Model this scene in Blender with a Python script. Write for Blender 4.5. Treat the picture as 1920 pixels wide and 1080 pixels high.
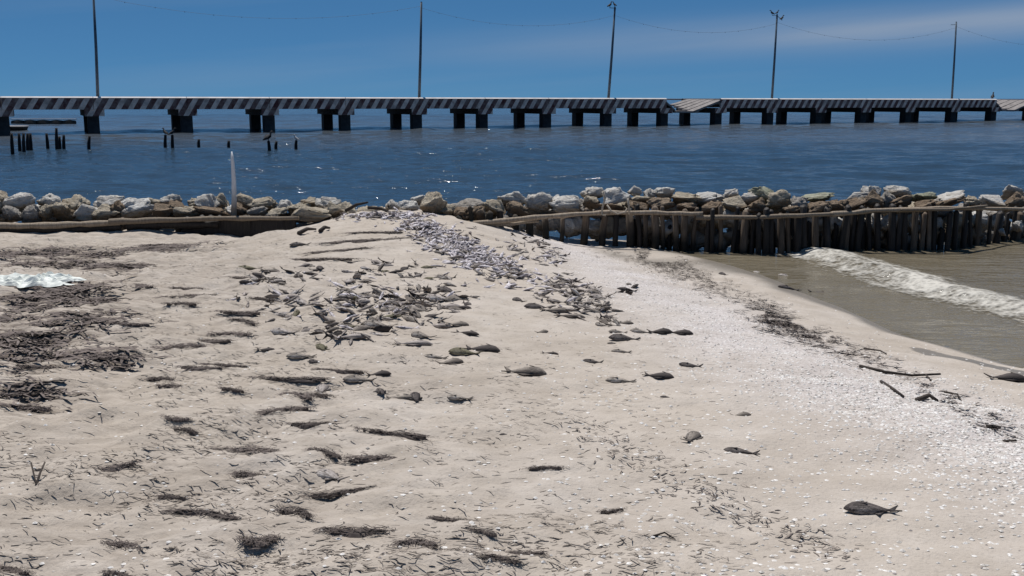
import bpy, math, random
import numpy as np
from mathutils import Vector, Matrix
random.seed(7); rng = np.random.default_rng(7)
S = bpy.context.scene
COL = S.collection
for o in list(bpy.data.objects): bpy.data.objects.remove(o)

# ------------------------------------------------------------------ camera
FPX = 1900.0; PITCH = math.atan((540-184)/FPX); HC = 2.2
cam = bpy.data.cameras.new('camera'); cam.sensor_width = 36; cam.lens = FPX/1920*36
cam.clip_start = 0.05; cam.clip_end = 30000
co = bpy.data.objects.new('camera', cam); COL.objects.link(co)
co.location = (0, 0, HC); co.rotation_euler = (math.pi/2-PITCH, 0, 0)
S.camera = co
S.render.resolution_x = 1024; S.render.resolution_y = 576

# ------------------------------------------------------------------ sky, sun, exposure
SUN_EL, SUN_AZ = math.radians(70), math.radians(-22)      # azimuth from +Y, positive to +X
W = bpy.data.worlds.new('World'); S.world = W; W.use_nodes = True
nt = W.node_tree; N = nt.nodes; L = nt.links
for n in list(N): N.remove(n)
sky = N.new('ShaderNodeTexSky'); sky.sky_type = 'NISHITA'; sky.sun_disc = False
sky.sun_elevation = SUN_EL; sky.sun_rotation = SUN_AZ
sky.altitude = 0; sky.air_density = 0.36; sky.dust_density = 0.0; sky.ozone_density = 3.0
tint = N.new('ShaderNodeMix'); tint.data_type = 'RGBA'; tint.blend_type = 'MULTIPLY'; tint.inputs[0].default_value = 1
L.new(sky.outputs[0], tint.inputs[6]); tint.inputs[7].default_value = (0.40, 0.62, 0.84, 1)
gam = N.new('ShaderNodeGamma'); gam.inputs[1].default_value = .4; L.new(tint.outputs[2], gam.inputs[0])      # softer contrast over the whole dome
gn = N.new('ShaderNodeMix'); gn.data_type = 'RGBA'; gn.blend_type = 'MULTIPLY'; gn.inputs[0].default_value = 1
L.new(gam.outputs[0], gn.inputs[6]); gn.clamp_result = False; gn.inputs[7].default_value = (.84, 1.79, 2.67, 1)
geo = N.new('ShaderNodeTexCoord'); sep = N.new('ShaderNodeSeparateXYZ'); L.new(geo.outputs['Generated'], sep.inputs[0])
def mth(op, a, b=None, c=None, clamp=False):
    n = N.new('ShaderNodeMath'); n.operation = op; n.use_clamp = clamp
    for i, v in enumerate((a, b, c)):
        if v is None: continue
        if isinstance(v, (int, float)): n.inputs[i].default_value = v
        else: L.new(v, n.inputs[i])
    return n.outputs[0]
# thin cirrus veils: noise stretched along the horizon, in view direction coordinates of the whole dome
az = mth('ARCTAN2', sep.outputs[0], sep.outputs[1]); el = mth('ARCSINE', sep.outputs[2])
cmb = N.new('ShaderNodeCombineXYZ')
L.new(mth('MULTIPLY', az, 1.6), cmb.inputs[0]); L.new(mth('MULTIPLY_ADD', az, -2.2, mth('MULTIPLY', el, 26.0)), cmb.inputs[1]); cmb.inputs[2].default_value = 3.3
cn = N.new('ShaderNodeTexNoise'); cn.inputs['Scale'].default_value = 1.0; cn.inputs['Detail'].default_value = 5; cn.inputs['Roughness'].default_value = .5
L.new(cmb.outputs[0], cn.inputs['Vector'])
# a long band of cirrus rising slightly to the right
band = mth('SUBTRACT', el, mth('MULTIPLY_ADD', az, 0.040, 0.0475))
band = mth('POWER', 2.718, mth('MULTIPLY', mth('MULTIPLY', band, band), -3200.0))
side = mth('MULTIPLY_ADD', az, 2.0, 0.38, clamp=True)
veil = mth('MULTIPLY', mth('MULTIPLY', band, side), mth('MULTIPLY_ADD', cn.outputs[0], 2.0, -0.35, clamp=True))
gen = mth('MULTIPLY', mth('MULTIPLY_ADD', cn.outputs[0], 3.0, -1.5, clamp=True), 0.25)
veil = mth('MULTIPLY', mth('MAXIMUM', veil, gen), 0.9)
cl = N.new('ShaderNodeMix'); cl.data_type = 'RGBA'
L.new(veil, cl.inputs[0]); L.new(gn.outputs[2], cl.inputs[6]); cl.inputs[7].default_value = (3.4, 4.4, 6.0, 1)
bg = N.new('ShaderNodeBackground'); bg.inputs[1].default_value = 0.075
out = N.new('ShaderNodeOutputWorld')
L.new(cl.outputs[2], bg.inputs[0]); L.new(bg.outputs[0], out.inputs[0])

sun = bpy.data.lights.new('sun', 'SUN'); sun.energy = 5.0; sun.angle = math.radians(0.53); sun.color = (1, .965, .928)
so = bpy.data.objects.new('sun', sun); COL.objects.link(so)
sd = Vector((math.sin(SUN_AZ)*math.cos(SUN_EL), math.cos(SUN_AZ)*math.cos(SUN_EL), math.sin(SUN_EL)))
so.rotation_euler = sd.to_track_quat('Z', 'Y').to_euler(); so.location = (0, 0, 30)

S.view_settings.view_transform = 'Standard'; S.view_settings.look = 'None'
S.view_settings.exposure = 0.0; S.view_settings.gamma = 1; S.view_settings.use_curve_mapping = False
S.render.engine = 'CYCLES'
S.cycles.max_bounces = 6; S.cycles.sample_clamp_indirect = 4

# ------------------------------------------------------------------ helpers
def tag(o, label=None, cat=None, group=None, kind=None):
    if label: o['label'] = label
    if cat: o['category'] = cat
    if group: o['group'] = group
    if kind: o['kind'] = kind
    return o
def empty(name, loc=(0, 0, 0), rot=(0, 0, 0)):
    o = bpy.data.objects.new(name, None); COL.objects.link(o); o.location = loc; o.rotation_euler = rot
    o.empty_display_size = .1
    return o
def mesh(name, V, F, mats, smooth=False, fmat=None):
    me = bpy.data.meshes.new(name)
    me.from_pydata([tuple(v) for v in V], [], [tuple(f) for f in F])
    if not isinstance(mats, (list, tuple)): mats = [mats]
    for m in mats: me.materials.append(m)
    if smooth: me.polygons.foreach_set('use_smooth', [True]*len(me.polygons))
    if fmat is not None: me.polygons.foreach_set('material_index', fmat)
    me.update(); return me
def obj(name, me, parent=None, loc=(0, 0, 0), rot=(0, 0, 0), sc=None):
    o = bpy.data.objects.new(name, me); COL.objects.link(o); o.parent = parent
    o.location = loc; o.rotation_euler = rot
    if sc is not None: o.scale = sc
    return o
def box(x0, x1, y0, y1, z0, z1, bev=0.0):
    """a box, optionally with chamfered long edges at the top (z1) along x"""
    if bev <= 0:
        V = [(x, y, z) for x in (x0, x1) for y in (y0, y1) for z in (z0, z1)]
        F = [(0, 1, 3, 2), (4, 6, 7, 5), (0, 4, 5, 1), (2, 3, 7, 6), (0, 2, 6, 4), (1, 5, 7, 3)]
        return V, F
    prof = [(y0, z0), (y0, z1-bev), (y0+bev, z1), (y1-bev, z1), (y1, z1-bev), (y1, z0)]
    n = len(prof)
    V = [(x0, a, b) for a, b in prof]+[(x1, a, b) for a, b in prof]
    F = [tuple(range(n-1, -1, -1))[::-1], tuple(range(n, 2*n))[::-1]]+[(i, i+n, (i+1) % n+n, (i+1) % n) for i in range(n)]
    return V, F
def join(parts):
    V = []; F = []
    for v, f in parts:
        b = len(V); V += list(v); F += [tuple(i+b for i in q) for q in f]
    return V, F
def tube(pts, rad, seg=7, cap=True):
    pts = [Vector(p) for p in pts]; n = len(pts)
    if not isinstance(rad, (list, tuple)): rad = [rad]*n
    V = []; F = []
    ref = Vector((0, 0, 1)) if abs((pts[-1]-pts[0]).normalized().z) < .8 else Vector((0, 1, 0))
    for i, p in enumerate(pts):
        t = (pts[min(i+1, n-1)]-pts[max(i-1, 0)]).normalized()
        a = t.cross(ref).normalized(); b = t.cross(a)
        for k in range(seg):
            w = 2*math.pi*k/seg
            V.append(p+(a*math.cos(w)+b*math.sin(w))*rad[i])
    for i in range(n-1):
        for k in range(seg):
            k2 = (k+1) % seg
            F.append((i*seg+k, i*seg+k2, (i+1)*seg+k2, (i+1)*seg+k))
    if cap:
        F.append(tuple(range(seg))[::-1]); F.append(tuple(range((n-1)*seg, n*seg)))
    return V, F
# value noise -------------------------------------------------------
def _hash(ix, iy, s):
    h = (ix.astype(np.int64)*374761393+iy.astype(np.int64)*668265263+s*974634777) & 0x7fffffff
    h = ((h ^ (h >> 13))*1274126177) & 0x7fffffff
    return ((h ^ (h >> 16)) & 0xffff)/65535.0
def vnoise(x, y, s=0):
    x = np.asarray(x, float); y = np.asarray(y, float)
    ix = np.floor(x); iy = np.floor(y); fx = x-ix; fy = y-iy
    fx = fx*fx*(3-2*fx); fy = fy*fy*(3-2*fy)
    a = _hash(ix, iy, s); b = _hash(ix+1, iy, s); c = _hash(ix, iy+1, s); d = _hash(ix+1, iy+1, s)
    return (a*(1-fx)+b*fx)*(1-fy)+(c*(1-fx)+d*fx)*fy
def fbm(x, y, s=0, o=4):
    r = 0; a = .5; t = 0
    for i in range(o):
        r = r+a*vnoise(np.asarray(x)*2**i+i*17.3, np.asarray(y)*2**i-i*9.1, s+i); t += a; a *= .5
    return r/t
def sst(a, b, x):
    t = np.clip((np.asarray(x, float)-a)/(b-a), 0, 1); return t*t*(3-2*t)

# ------------------------------------------------------------------ the lie of the land
SH_Y = [-60, 0, 3, 5, 6.5, 8, 9.2, 10.3, 11, 12.5, 13.6, 14.6, 15.4]
SH_X = [30, 12, 9.0, 6.9, 5.5, 4.3, 3.72, 3.55, 3.45, 3.2, 2.85, 2.4, 2.1]
def h_base(x, y):
    x = np.asarray(x, float); y = np.asarray(y, float)
    s = (np.interp(y, SH_Y, SH_X)-x)*.88 + .10*(fbm(x*.9, y*.9, 5, 2)-.5)*2*.6
    up = .60*(1-np.exp(-np.maximum(s, 0)/2.1)); dn = np.maximum(.22*np.minimum(s, 0), -.9)
    h = up+dn
    on = sst(0, 1.5, s)
    h = h-on*.27*sst(8, 14.2, y)*(1-np.exp(-((x+1.5)/2.0)**2*.9))
    h = h+on*.13*sst(10, 14.3, y)*np.exp(-((x+1.45)/1.25)**2)
    h = h+on*.05*(fbm(x*.35+4, y*.35, 11, 2)-.5)*2
    h = h-on*.15*np.exp(-((x+3.8)/.75)**2)*sst(13.2, 14.4, y)
    back = sst(15.4, 16.3, y)
    return h*(1-back)-1.4*back
def h_fine(x, y):
    h = h_base(x, y)
    dry = sst(.05, .22, h)
    lf = 1-sst(-1.0, 2.2, x-(-.35*(y-4)))            # the trampled, weedy left half
    r = .034*(fbm(x*2.2, y*3.4, 21, 3)-.5)*2
    r = r+lf*.044*(fbm(x*4.2, y*9, 31, 3)-.5)*2+(.004+.010*lf)*(fbm(x*13, y*20, 41, 2)-.5)*2
    r = r+.012*(fbm(x*9, y*9, 51, 2)-.5)*(1-lf)
    r = r-.030*np.maximum(0, vnoise(x*3.1+40, y*2.3, 57)-.62)/.38*(.35+.65*lf)
    return h+dry*r
def gh(x, y):
    if not (gx[0] < x < gx[-1] and gy[0] < y < gy[-1]): return float(h_fine(np.array([x]), np.array([y]))[0])
    i = int(np.searchsorted(gx, x))-1; j = int(np.searchsorted(gy, y))-1
    fx = (x-gx[i])/(gx[i+1]-gx[i]); fy_ = (y-gy[j])/(gy[j+1]-gy[j])
    return float((Z[j, i]*(1-fx)+Z[j, i+1]*fx)*(1-fy_)+(Z[j+1, i]*(1-fx)+Z[j+1, i+1]*fx)*fy_)
CP, SP = math.cos(PITCH), math.sin(PITCH)
def ray(px, py):
    cx = (px-960)/FPX; cy = (540-py)/FPX
    return Vector((cx, CP+SP*cy, -SP+CP*cy))
def on_plane(px, py, z=0.0):
    d = ray(px, py); t = (z-HC)/d.z; return Vector((d.x*t, d.y*t, z))
def at_depth(px, py, y):
    d = ray(px, py); t = y/d.y; return Vector((d.x*t, y, HC+d.z*t))
def ground(px, py):
    """where the line of sight of a photo pixel meets the beach"""
    d = ray(px, py); t = 2.4
    while t < 16.5:
        gap = HC+d.z*t-max(gh(d.x*t, d.y*t), 0)
        if gap < .004: break
        t += max(gap*.8, .01)
    return Vector((d.x*t, d.y*t, max(gh(d.x*t, d.y*t), -.01)))
def px_per_m(p): return FPX/(p.y*CP+(HC-p.z)*SP)
def wall_y(x): return 14.62+.10*math.sin(x*1.1+.6)+.05*math.sin(x*2.7)+(max(0, x-6.4)*.75)-.25*math.exp(-((x-3.6)/1.2)**2)
def wall_pt(px, py, off=0.0):
    y = 14.6
    for _ in range(12): y = wall_y(at_depth(px, py, y).x)+off
    return at_depth(px, py, y)

# ------------------------------------------------------------------ materials
class Mat:
    def __init__(s, name, rough=.8, spec=.3):
        s.m = bpy.data.materials.new(name); s.m.use_nodes = True; s.t = s.m.node_tree
        s.b = s.t.nodes['Principled BSDF']; s.b.inputs['Roughness'].default_value = rough
        s.b.inputs['Specular IOR Level'].default_value = spec
        s.c = s.n('ShaderNodeTexCoord')
    def n(s, t): return s.t.nodes.new(t)
    def l(s, a, b): s.t.links.new(a, b)
    def noise(s, scale, detail=4, rough=.55, coord='Object', stretch=None):
        k = s.n('ShaderNodeTexNoise'); k.inputs['Scale'].default_value = scale; k.inputs['Detail'].default_value = detail; k.inputs['Roughness'].default_value = rough
        v = s.c.outputs[coord]
        if stretch:
            mp = s.n('ShaderNodeMapping'); mp.inputs['Scale'].default_value = stretch; s.l(v, mp.inputs[0]); v = mp.outputs[0]
        s.l(v, k.inputs['Vector']); return k.outputs[0]
    def ramp(s, fac, stops, interp='LINEAR'):
        r = s.n('ShaderNodeValToRGB'); r.color_ramp.interpolation = interp
        e = r.color_ramp.elements
        while len(e) > 1: e.remove(e[0])
        e[0].position = stops[0][0]; e[0].color = (*stops[0][1], 1) if len(stops[0][1]) == 3 else stops[0][1]
        for p, c in stops[1:]:
            k = e.new(p); k.color = (*c, 1)
        s.l(fac, r.inputs[0]); return r.outputs[0]
    def mix(s, fac, a, b, mode='MIX'):
        k = s.n('ShaderNodeMix'); k.data_type = 'RGBA'; k.blend_type = mode
        for i, v in ((0, fac), (6, a), (7, b)):
            if isinstance(v, (int, float)): k.inputs[i].default_value = v
            elif isinstance(v, tuple): k.inputs[i].default_value = (*v, 1)
            else: s.l(v, k.inputs[i])
        return k.outputs[2]
    def math(s, op, a, b=None, clamp=False):
        k = s.n('ShaderNodeMath'); k.operation = op; k.use_clamp = clamp
        for i, v in enumerate((a, b)):
            if v is None: continue
            if isinstance(v, (int, float)): k.inputs[i].default_value = v
            else: s.l(v, k.inputs[i])
        return k.outputs[0]
    def attr(s, name):
        k = s.n('ShaderNodeAttribute'); k.attribute_name = name; return k.outputs['Fac']
    def rnd(s): return s.n('ShaderNodeObjectInfo').outputs['Random']
    def col(s, v):
        if isinstance(v, tuple): s.b.inputs['Base Color'].default_value = (*v, 1)
        else: s.l(v, s.b.inputs['Base Color'])
        return s
    def bump(s, hgt, strength=.4, dist=.02):
        k = s.n('ShaderNodeBump'); k.inputs['Strength'].default_value = strength; k.inputs['Distance'].default_value = dist
        s.l(hgt, k.inputs['Height']); s.l(k.outputs[0], s.b.inputs['Normal']); return s

def G(v): return (v, v, v)
# beach sand
m = Mat('sand', .9, .2)
big = m.noise(.5, 3); mid = m.noise(3.2, 5, .6); fine = m.noise(55, 3, .7); grain = m.noise(230, 2, .7)
c = m.ramp(mid, [(.3, (.355, .310, .262)), (.5, (.41, .362, .312)), (.72, (.465, .418, .368))])
c = m.mix(m.ramp(big, [(.35, G(0)), (.65, G(.45))]), c, (.41, .352, .285))
c = m.mix(m.math('MULTIPLY', m.attr('shell'), .68, True), c, m.ramp(m.noise(42, 4, .75), [(.36, (.36, .325, .315)), (.5, (.52, .485, .475)), (.62, (.66, .625, .615))]))
c = m.mix(m.ramp(fine, [(.30, G(.38)), (.44, G(0))]), c, (.21, .175, .14))
c = m.mix(m.ramp(grain, [(.62, G(0)), (.78, G(.5))]), c, (.60, .56, .50))
wd = m.math('MULTIPLY', m.attr('weed'), m.ramp(m.noise(8, 6, .7, 'Object', (.6, 2.4, 1)), [(.40, G(0)), (.60, G(1))]))
c = m.mix(m.math('MULTIPLY', wd, .8, True), c, (.13, .105, .085))
c = m.mix(m.math('MULTIPLY', m.attr('wet'), .9, True), c, (.165, .145, .118))
m.col(c); c = m.mix(m.ramp(m.noise(1.1, 6, .7, 'Object', (.7, 1.6, 1)), [(.46, G(0)), (.68, G(.38))]), c, (.27, .225, .18))
m.col(c); m.l(m.ramp(m.attr('wet'), [(0, G(.95)), (1, G(.34))]), m.b.inputs['Roughness'])
m.bump(m.math('ADD', m.math('MULTIPLY', m.noise(16, 4, .6), 1.0), m.math('MULTIPLY', fine, .45)), .5, .03)
M_SAND = m.m
# sea
m = Mat('sea_water', .10, .5); m.b.inputs['IOR'].default_value = 1.33
bay = m.attr('murk')
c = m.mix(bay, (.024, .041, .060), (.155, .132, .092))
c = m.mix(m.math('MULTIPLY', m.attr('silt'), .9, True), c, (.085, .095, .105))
m.col(c)
w1 = m.noise(1.3, 4, .6, 'Object', (.55, 1.3, 1)); w2 = m.noise(6.5, 3, .6, 'Object', (.6, 1.2, 1))
m.bump(m.math('ADD', m.math('MULTIPLY', w1, 1.0), m.math('MULTIPLY', w2, .30)), .66, .22)
M_SEA = m.m
# foam
m = Mat('foam', .9, .1); m.col((.52, .495, .44))
al = m.math('MULTIPLY', m.attr('cover'), 1.0)
n = m.noise(6, 8, .8, 'Object', (1, 1, .2))
vo = m.n('ShaderNodeTexVoronoi'); vo.inputs['Scale'].default_value = 7.5; m.l(m.c.outputs['Object'], vo.inputs['Vector'])
vo2 = m.n('ShaderNodeTexVoronoi'); vo2.inputs['Scale'].default_value = 19; m.l(m.c.outputs['Object'], vo2.inputs['Vector'])
n = m.math('ADD', n, m.math('MULTIPLY', m.math('SUBTRACT', m.math('ADD', vo.outputs['Distance'], vo2.outputs['Distance']), .95), .42))
a = m.math('SUBTRACT', m.math('ADD', n, m.math('MULTIPLY', al, .95)), 1.02)
m.l(m.math('MULTIPLY', a, 1.7, True), m.b.inputs['Alpha'])
m.bump(m.noise(30, 4), .5, .03); M_FOAM = m.m
# bridge concrete, painted stripes
m = Mat('old_concrete', .9, .2)
m.col(m.ramp(m.noise(1.2, 5, .65), [(.3, (.10, .085, .08)), (.55, (.17, .15, .14)), (.75, (.25, .22, .20))])); M_CONC = m.m
m = Mat('pale_deck_concrete', .9, .2)
m.col(m.ramp(m.noise(1.5, 5, .65), [(.3, (.44, .41, .39)), (.7, (.62, .59, .57))])); M_DECK = m.m
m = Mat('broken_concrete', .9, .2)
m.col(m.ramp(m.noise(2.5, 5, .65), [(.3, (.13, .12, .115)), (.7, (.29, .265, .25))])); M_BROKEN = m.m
m = Mat('dark_pier_concrete', .85, .25)
m.col(m.ramp(m.noise(1.6, 5, .65), [(.3, (.020, .020, .022)), (.7, (.075, .068, .066))])); M_PIER = m.m  # near-black concrete, caps and columns alike
m = Mat('striped_paint', .85, .2)
sx = m.n('ShaderNodeSeparateXYZ'); m.l(m.c.outputs['Object'], sx.inputs[0])
ph = m.math('FRACT', m.math('DIVIDE', m.math('SUBTRACT', m.math('ADD', sx.outputs[0], m.math('MULTIPLY', m.noise(2, 2), .05)), m.math('MULTIPLY', sx.outputs[2], .60)), .73))
st = m.ramp(ph, [(0, (.10, .036, .036)), (.52, (.82, .64, .54))], 'CONSTANT')
wear = m.ramp(m.noise(1.7, 6, .7), [(.40, G(0)), (.66, G(.8))])
m.col(m.mix(wear, st, (.30, .235, .205))); M_STRIPE = m.m
# metal pole
m = Mat('pole_paint', .6, .4); m.col(m.ramp(m.noise(3, 4), [(.3, (.045, .075, .105)), (.7, (.085, .12, .155))])); M_POLE = m.m
m = Mat('cable_black', .7); m.col((.10, .125, .16)); M_CABLE = m.m
# timber
def timber(name, a, b, rough=.85, tide=False):
    m = Mat(name, rough, .25)
    g = m.noise(14, 5, .6, 'Object', (3, 3, .35)); r = m.rnd()
    c = m.ramp(g, [(.3, a), (.7, b)])
    c = m.mix(m.math('MULTIPLY', r, .55), c, tuple(v*.45 for v in a))
    if tide:
        z_ = m.n('ShaderNodeSeparateXYZ'); m.l(m.c.outputs['Object'], z_.inputs[0])
        c = m.mix(m.math('MULTIPLY', m.math('SUBTRACT', m.math('ADD', .22, m.math('MULTIPLY', m.noise(5, 3), .25)), z_.outputs[2]), 5.0, True), c, (.022, .020, .016))
    m.col(c); m.bump(g, .6, .015); return m.m
M_STAKE = timber('weathered_stake', (.085, .062, .045), (.23, .18, .135), tide=True)
M_STAKEDARK = timber('dark_stake', (.018, .015, .013), (.055, .045, .038), .6)  # near-black timber, the wall front's shade put into its colour
M_RAIL = timber('rail_wood', (.20, .155, .11), (.40, .33, .255))
M_POST = timber('dark_post', (.010, .010, .012), (.032, .028, .026))
M_TWIG = timber('dead_twig', (.040, .032, .028), (.10, .08, .065))
m = Mat('white_pole_paint', .6, .3)
gz = m.n('ShaderNodeSeparateXYZ'); m.l(m.c.outputs['Object'], gz.inputs[0])
f = m.math('ADD', gz.outputs[2], m.math('MULTIPLY', m.noise(9, 4), .25))
m.col(m.ramp(f, [(.27, (.27, .21, .155)), (.5, (.52, .51, .49)), (.6, (.66, .66, .66))])); M_WPOLE = m.m
m = Mat('rope', .9); m.col(m.ramp(m.noise(60, 2), [(.3, (.28, .23, .17)), (.7, (.52, .46, .38))])); M_ROPE = m.m
# sandbags
def bagmat(name, a, b, stain_shade, amt):
    m = Mat(name, .88, .2)
    n1 = m.noise(3.5, 5, .6); n2 = m.noise(7, 6, .7); wv = m.noise(70, 2, .5)
    c = m.ramp(n1, [(.3, a), (.7, b)])
    sz = m.n('ShaderNodeSeparateXYZ'); m.l(m.c.outputs['Object'], sz.inputs[0])
    low = m.math('MULTIPLY', m.math('SUBTRACT', .10, sz.outputs[2]), 4.5, True)     # lower half browned: staining plus painted shade below the lit top
    k = m.math('MULTIPLY', m.math('ADD', low, m.ramp(n2, [(.48, G(0)), (.68, G(.8))])), amt, True)
    c = m.mix(k, c, stain_shade)
    c = m.mix(m.math('MULTIPLY', m.rnd(), .22), c, (.36, .30, .23))
    m.col(c); m.bump(m.math('ADD', m.noise(10, 6, .65), m.math('MULTIPLY', wv, .15)), .9, .07); return m.m
BAG = {'w': bagmat('white_bag', (.56, .54, .50), (.70, .69, .66), (.30, .23, .155), .75),
       'c': bagmat('cream_bag', (.40, .345, .26), (.57, .51, .41), (.20, .145, .09), .95),
       'g': bagmat('grey_bag', (.28, .26, .235), (.42, .395, .36), (.15, .12, .095), .8),
       'b': bagmat('brown_bag', (.19, .135, .09), (.32, .245, .175), (.09, .062, .042), .85),  # algae-brown sacks; extra front-row ones put its shade into colour
       'n': bagmat('algae_bag', (.27, .29, .20), (.47, .47, .38), (.14, .14, .075), .8)}
# fish
def fishmat(name, back, side, belly, dark):
    m = Mat(name, .72, .15)
    s_ = m.n('ShaderNodeSeparateXYZ'); m.l(m.c.outputs['Object'], s_.inputs[0])
    y = m.math('ADD', m.math('MULTIPLY', s_.outputs[1], 2.4), .5)
    y = m.math('ADD', y, m.math('MULTIPLY', m.math('SUBTRACT', m.noise(6, 3), .5), .35))
    c = m.ramp(y, [(.12, belly), (.42, side), (.8, back)])
    bl = m.ramp(m.noise(5, 5, .75, 'Object', (.55, 3.0, 3.0)), [(.45, G(0)), (.58, G(.95))])
    c = m.mix(bl, c, dark)
    tail = m.ramp(s_.outputs[0], [(.28, G(0)), (.36, G(.75))])
    c = m.mix(tail, c, dark)
    r = m.rnd(); c = m.mix(m.math('MULTIPLY', r, .5), c, tuple(v*.55 for v in side))
    m.col(c); m.bump(m.noise(45, 2), .3, .02); return m.m
FM = {'dark': fishmat('dark_fish_skin', (.045, .038, .035), (.12, .10, .092), (.26, .23, .21), (.045, .038, .035)),
      'grey': fishmat('grey_fish_skin', (.12, .10, .085), (.34, .295, .25), (.56, .51, .455), (.085, .07, .06)),
      'pale': fishmat('pale_fish_skin', (.24, .205, .185), (.52, .465, .425), (.70, .65, .60), (.14, .115, .10)),
      'olive': fishmat('olive_fish_skin', (.075, .07, .04), (.21, .19, .12), (.38, .34, .25), (.06, .05, .035))}
m = Mat('fish_eye', .25, .5); m.col((.02, .02, .02)); M_EYE = m.m
# weed, shells
def weedmat(name, a, b):
    m = Mat(name, .9, .15); m.col(m.mix(m.math('MULTIPLY', m.rnd(), .6), m.ramp(m.noise(12, 3), [(.3, a), (.7, b)]), tuple(.7*v for v in a))); return m.m
M_WEED = weedmat('dried_seaweed', (.085, .069, .062), (.21, .174, .155))
M_LITTER = weedmat('seagrass_litter', (.14, .115, .097), (.30, .26, .22))
m = Mat('shell', .6, .3); m.col(m.ramp(m.noise(31, 1), [(.35, (.47, .43, .38)), (.6, (.74, .71, .67))])); M_SHELL = m.m
m = Mat('dark_chip', .8, .2); m.col(m.ramp(m.noise(31, 1), [(.35, (.15, .13, .125)), (.65, (.33, .295, .28))])); M_CHIP = m.m
m = Mat('white_plastic', .6, .3); m.col(m.ramp(m.noise(9, 4), [(.3, (.56, .58, .53)), (.7, (.78, .80, .74))])); M_PLAST = m.m
m = Mat('bird_black', .7, .3); m.col((.014, .014, .016)); M_BIRD = m.m
m = Mat('bird_grey', .7, .3); m.col((.30, .30, .31)); M_BIRDG = m.m
m = Mat('dark_rock', .9, .2); m.col(m.ramp(m.noise(2.5, 5), [(.3, (.02, .019, .018)), (.7, (.07, .062, .055))])); M_ROCK = m.m

# ------------------------------------------------------------------ beach
def warp_axis(lo, hi, step, far_lo, far_hi, grow=1.25):
    c = list(np.arange(lo, hi, step)); s = step
    a = c[-1]
    while a < far_hi: s *= grow; a += s; c.append(a)
    s = step; a = c[0]; pre = []
    while a > far_lo: s *= grow; a -= s; pre.append(a)
    return np.array(pre[::-1]+c)
gx = warp_axis(-6.5, 7.5, .036, -90, 90); gy = warp_axis(2.3, 16.4, .036, -90, 24)
X, Y = np.meshgrid(gx, gy); Z = h_fine(X, Y)
Z = np.where((X > 30) | (np.abs(X) > 60), np.minimum(Z, .6), Z)
nx, ny = len(gx), len(gy)
def grid_mesh(name, X, Y, Z, mat, smooth=True):
    ny, nx = X.shape
    me = bpy.data.meshes.new(name)
    V = np.stack([X, Y, Z], -1).reshape(-1, 3).astype(np.float32)
    i = np.arange(ny*nx).reshape(ny, nx)
    Q = np.stack([i[:-1, :-1], i[:-1, 1:], i[1:, 1:], i[1:, :-1]], -1).reshape(-1, 4).astype(np.int32)
    me.vertices.add(len(V)); me.vertices.foreach_set('co', V.ravel())
    me.loops.add(Q.size); me.loops.foreach_set('vertex_index', Q.ravel())
    me.polygons.add(len(Q)); me.polygons.foreach_set('loop_start', np.arange(0, Q.size, 4, dtype=np.int32))
    me.polygons.foreach_set('loop_total', np.full(len(Q), 4, np.int32))
    if smooth: me.polygons.foreach_set('use_smooth', np.ones(len(Q), bool))
    me.materials.append(mat); me.update(calc_edges=True); me.validate(); return me
def fattr(me, name, v):
    a = me.attributes.new(name, 'FLOAT', 'POINT'); a.data.foreach_set('value', np.asarray(v, np.float32).ravel())
me = grid_mesh('beach', X, Y, Z, M_SAND)
HB = h_base(X, Y); edge = .03*(fbm(X*1.6, Y*1.6, 61, 3)-.5)*2
wet = 1-sst(.035, .085, HB+edge*.9)
pA, pB = ground(1682, 648), ground(1930, 704)
pd = pB-pA; pl = math.hypot(pd.x, pd.y)
pu = ((X-pA.x)*pd.x+(Y-pA.y)*pd.y)/pl**2; pv = (-(X-pA.x)*pd.y+(Y-pA.y)*pd.x)/pl
pool = ((pu > 0) & (pu < 1.5))*np.exp(-((pv-.16)/(.22*np.sqrt(np.clip(pu*3, 0, 1))+.01))**2)
wet = np.clip(wet+sst(.45, .55, pool), 0, 1)
fattr(me, 'wet', wet)
def shell_band(x, y):
    """pale shell drift that runs diagonally from the stakes to the lower right"""
    cx = np.interp(y, [3.2, 4.5, 6, 7.5, 9, 11, 13, 14.4], [3.0, 2.55, 2.05, 1.8, 1.55, 1.3, 1.0, .7])
    w = np.interp(y, [3.2, 6, 10, 14], [.75, .75, .75, .6])
    return np.exp(-((x-cx)/w)**2)
fattr(me, 'shell', np.clip(shell_band(X, Y)*(.55+.8*fbm(X*2.2, Y*2.2, 71, 3)), 0, 1))
WP = [(85, 620, 120, 52), (60, 572, 110, 34), (125, 543, 80, 20), (185, 566, 34, 10), (60, 478, 130, 18), (100, 494, 100, 10), (310, 464, 80, 12), (220, 500, 62, 10), (190, 478, 60, 9), (150, 664, 110, 20), (214, 678, 50, 11), (55, 735, 90, 11), (40, 766, 60, 11), (20, 650, 60, 40), (60, 690, 70, 10)]
WE = []
for (px, py, rx, ry) in WP:
    p = ground(px, py); k = px_per_m(p); d = ray(px, py); gr = -d.z/math.hypot(d.x, d.y)
    WE.append((p.x, p.y, rx/k, ry/k/gr))
def weed_zone(x, y):
    lf = 1-sst(-1.6, 1.2, x+.30*(y-4)); x = np.asarray(x, float); y = np.asarray(y, float)
    r = np.zeros(np.broadcast(x, y).shape)
    for (a, b, c_, d_) in WE: r = np.maximum(r, np.exp(-(((x-a)/c_)**2+((y-b)/d_)**2)*1.1))
    return np.clip(.42*lf+1.25*r, 0, 1.3)
fattr(me, 'weed', weed_zone(X, Y)*sst(.12, .3, HB))
tag(obj('beach', me), kind='structure')

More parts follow.
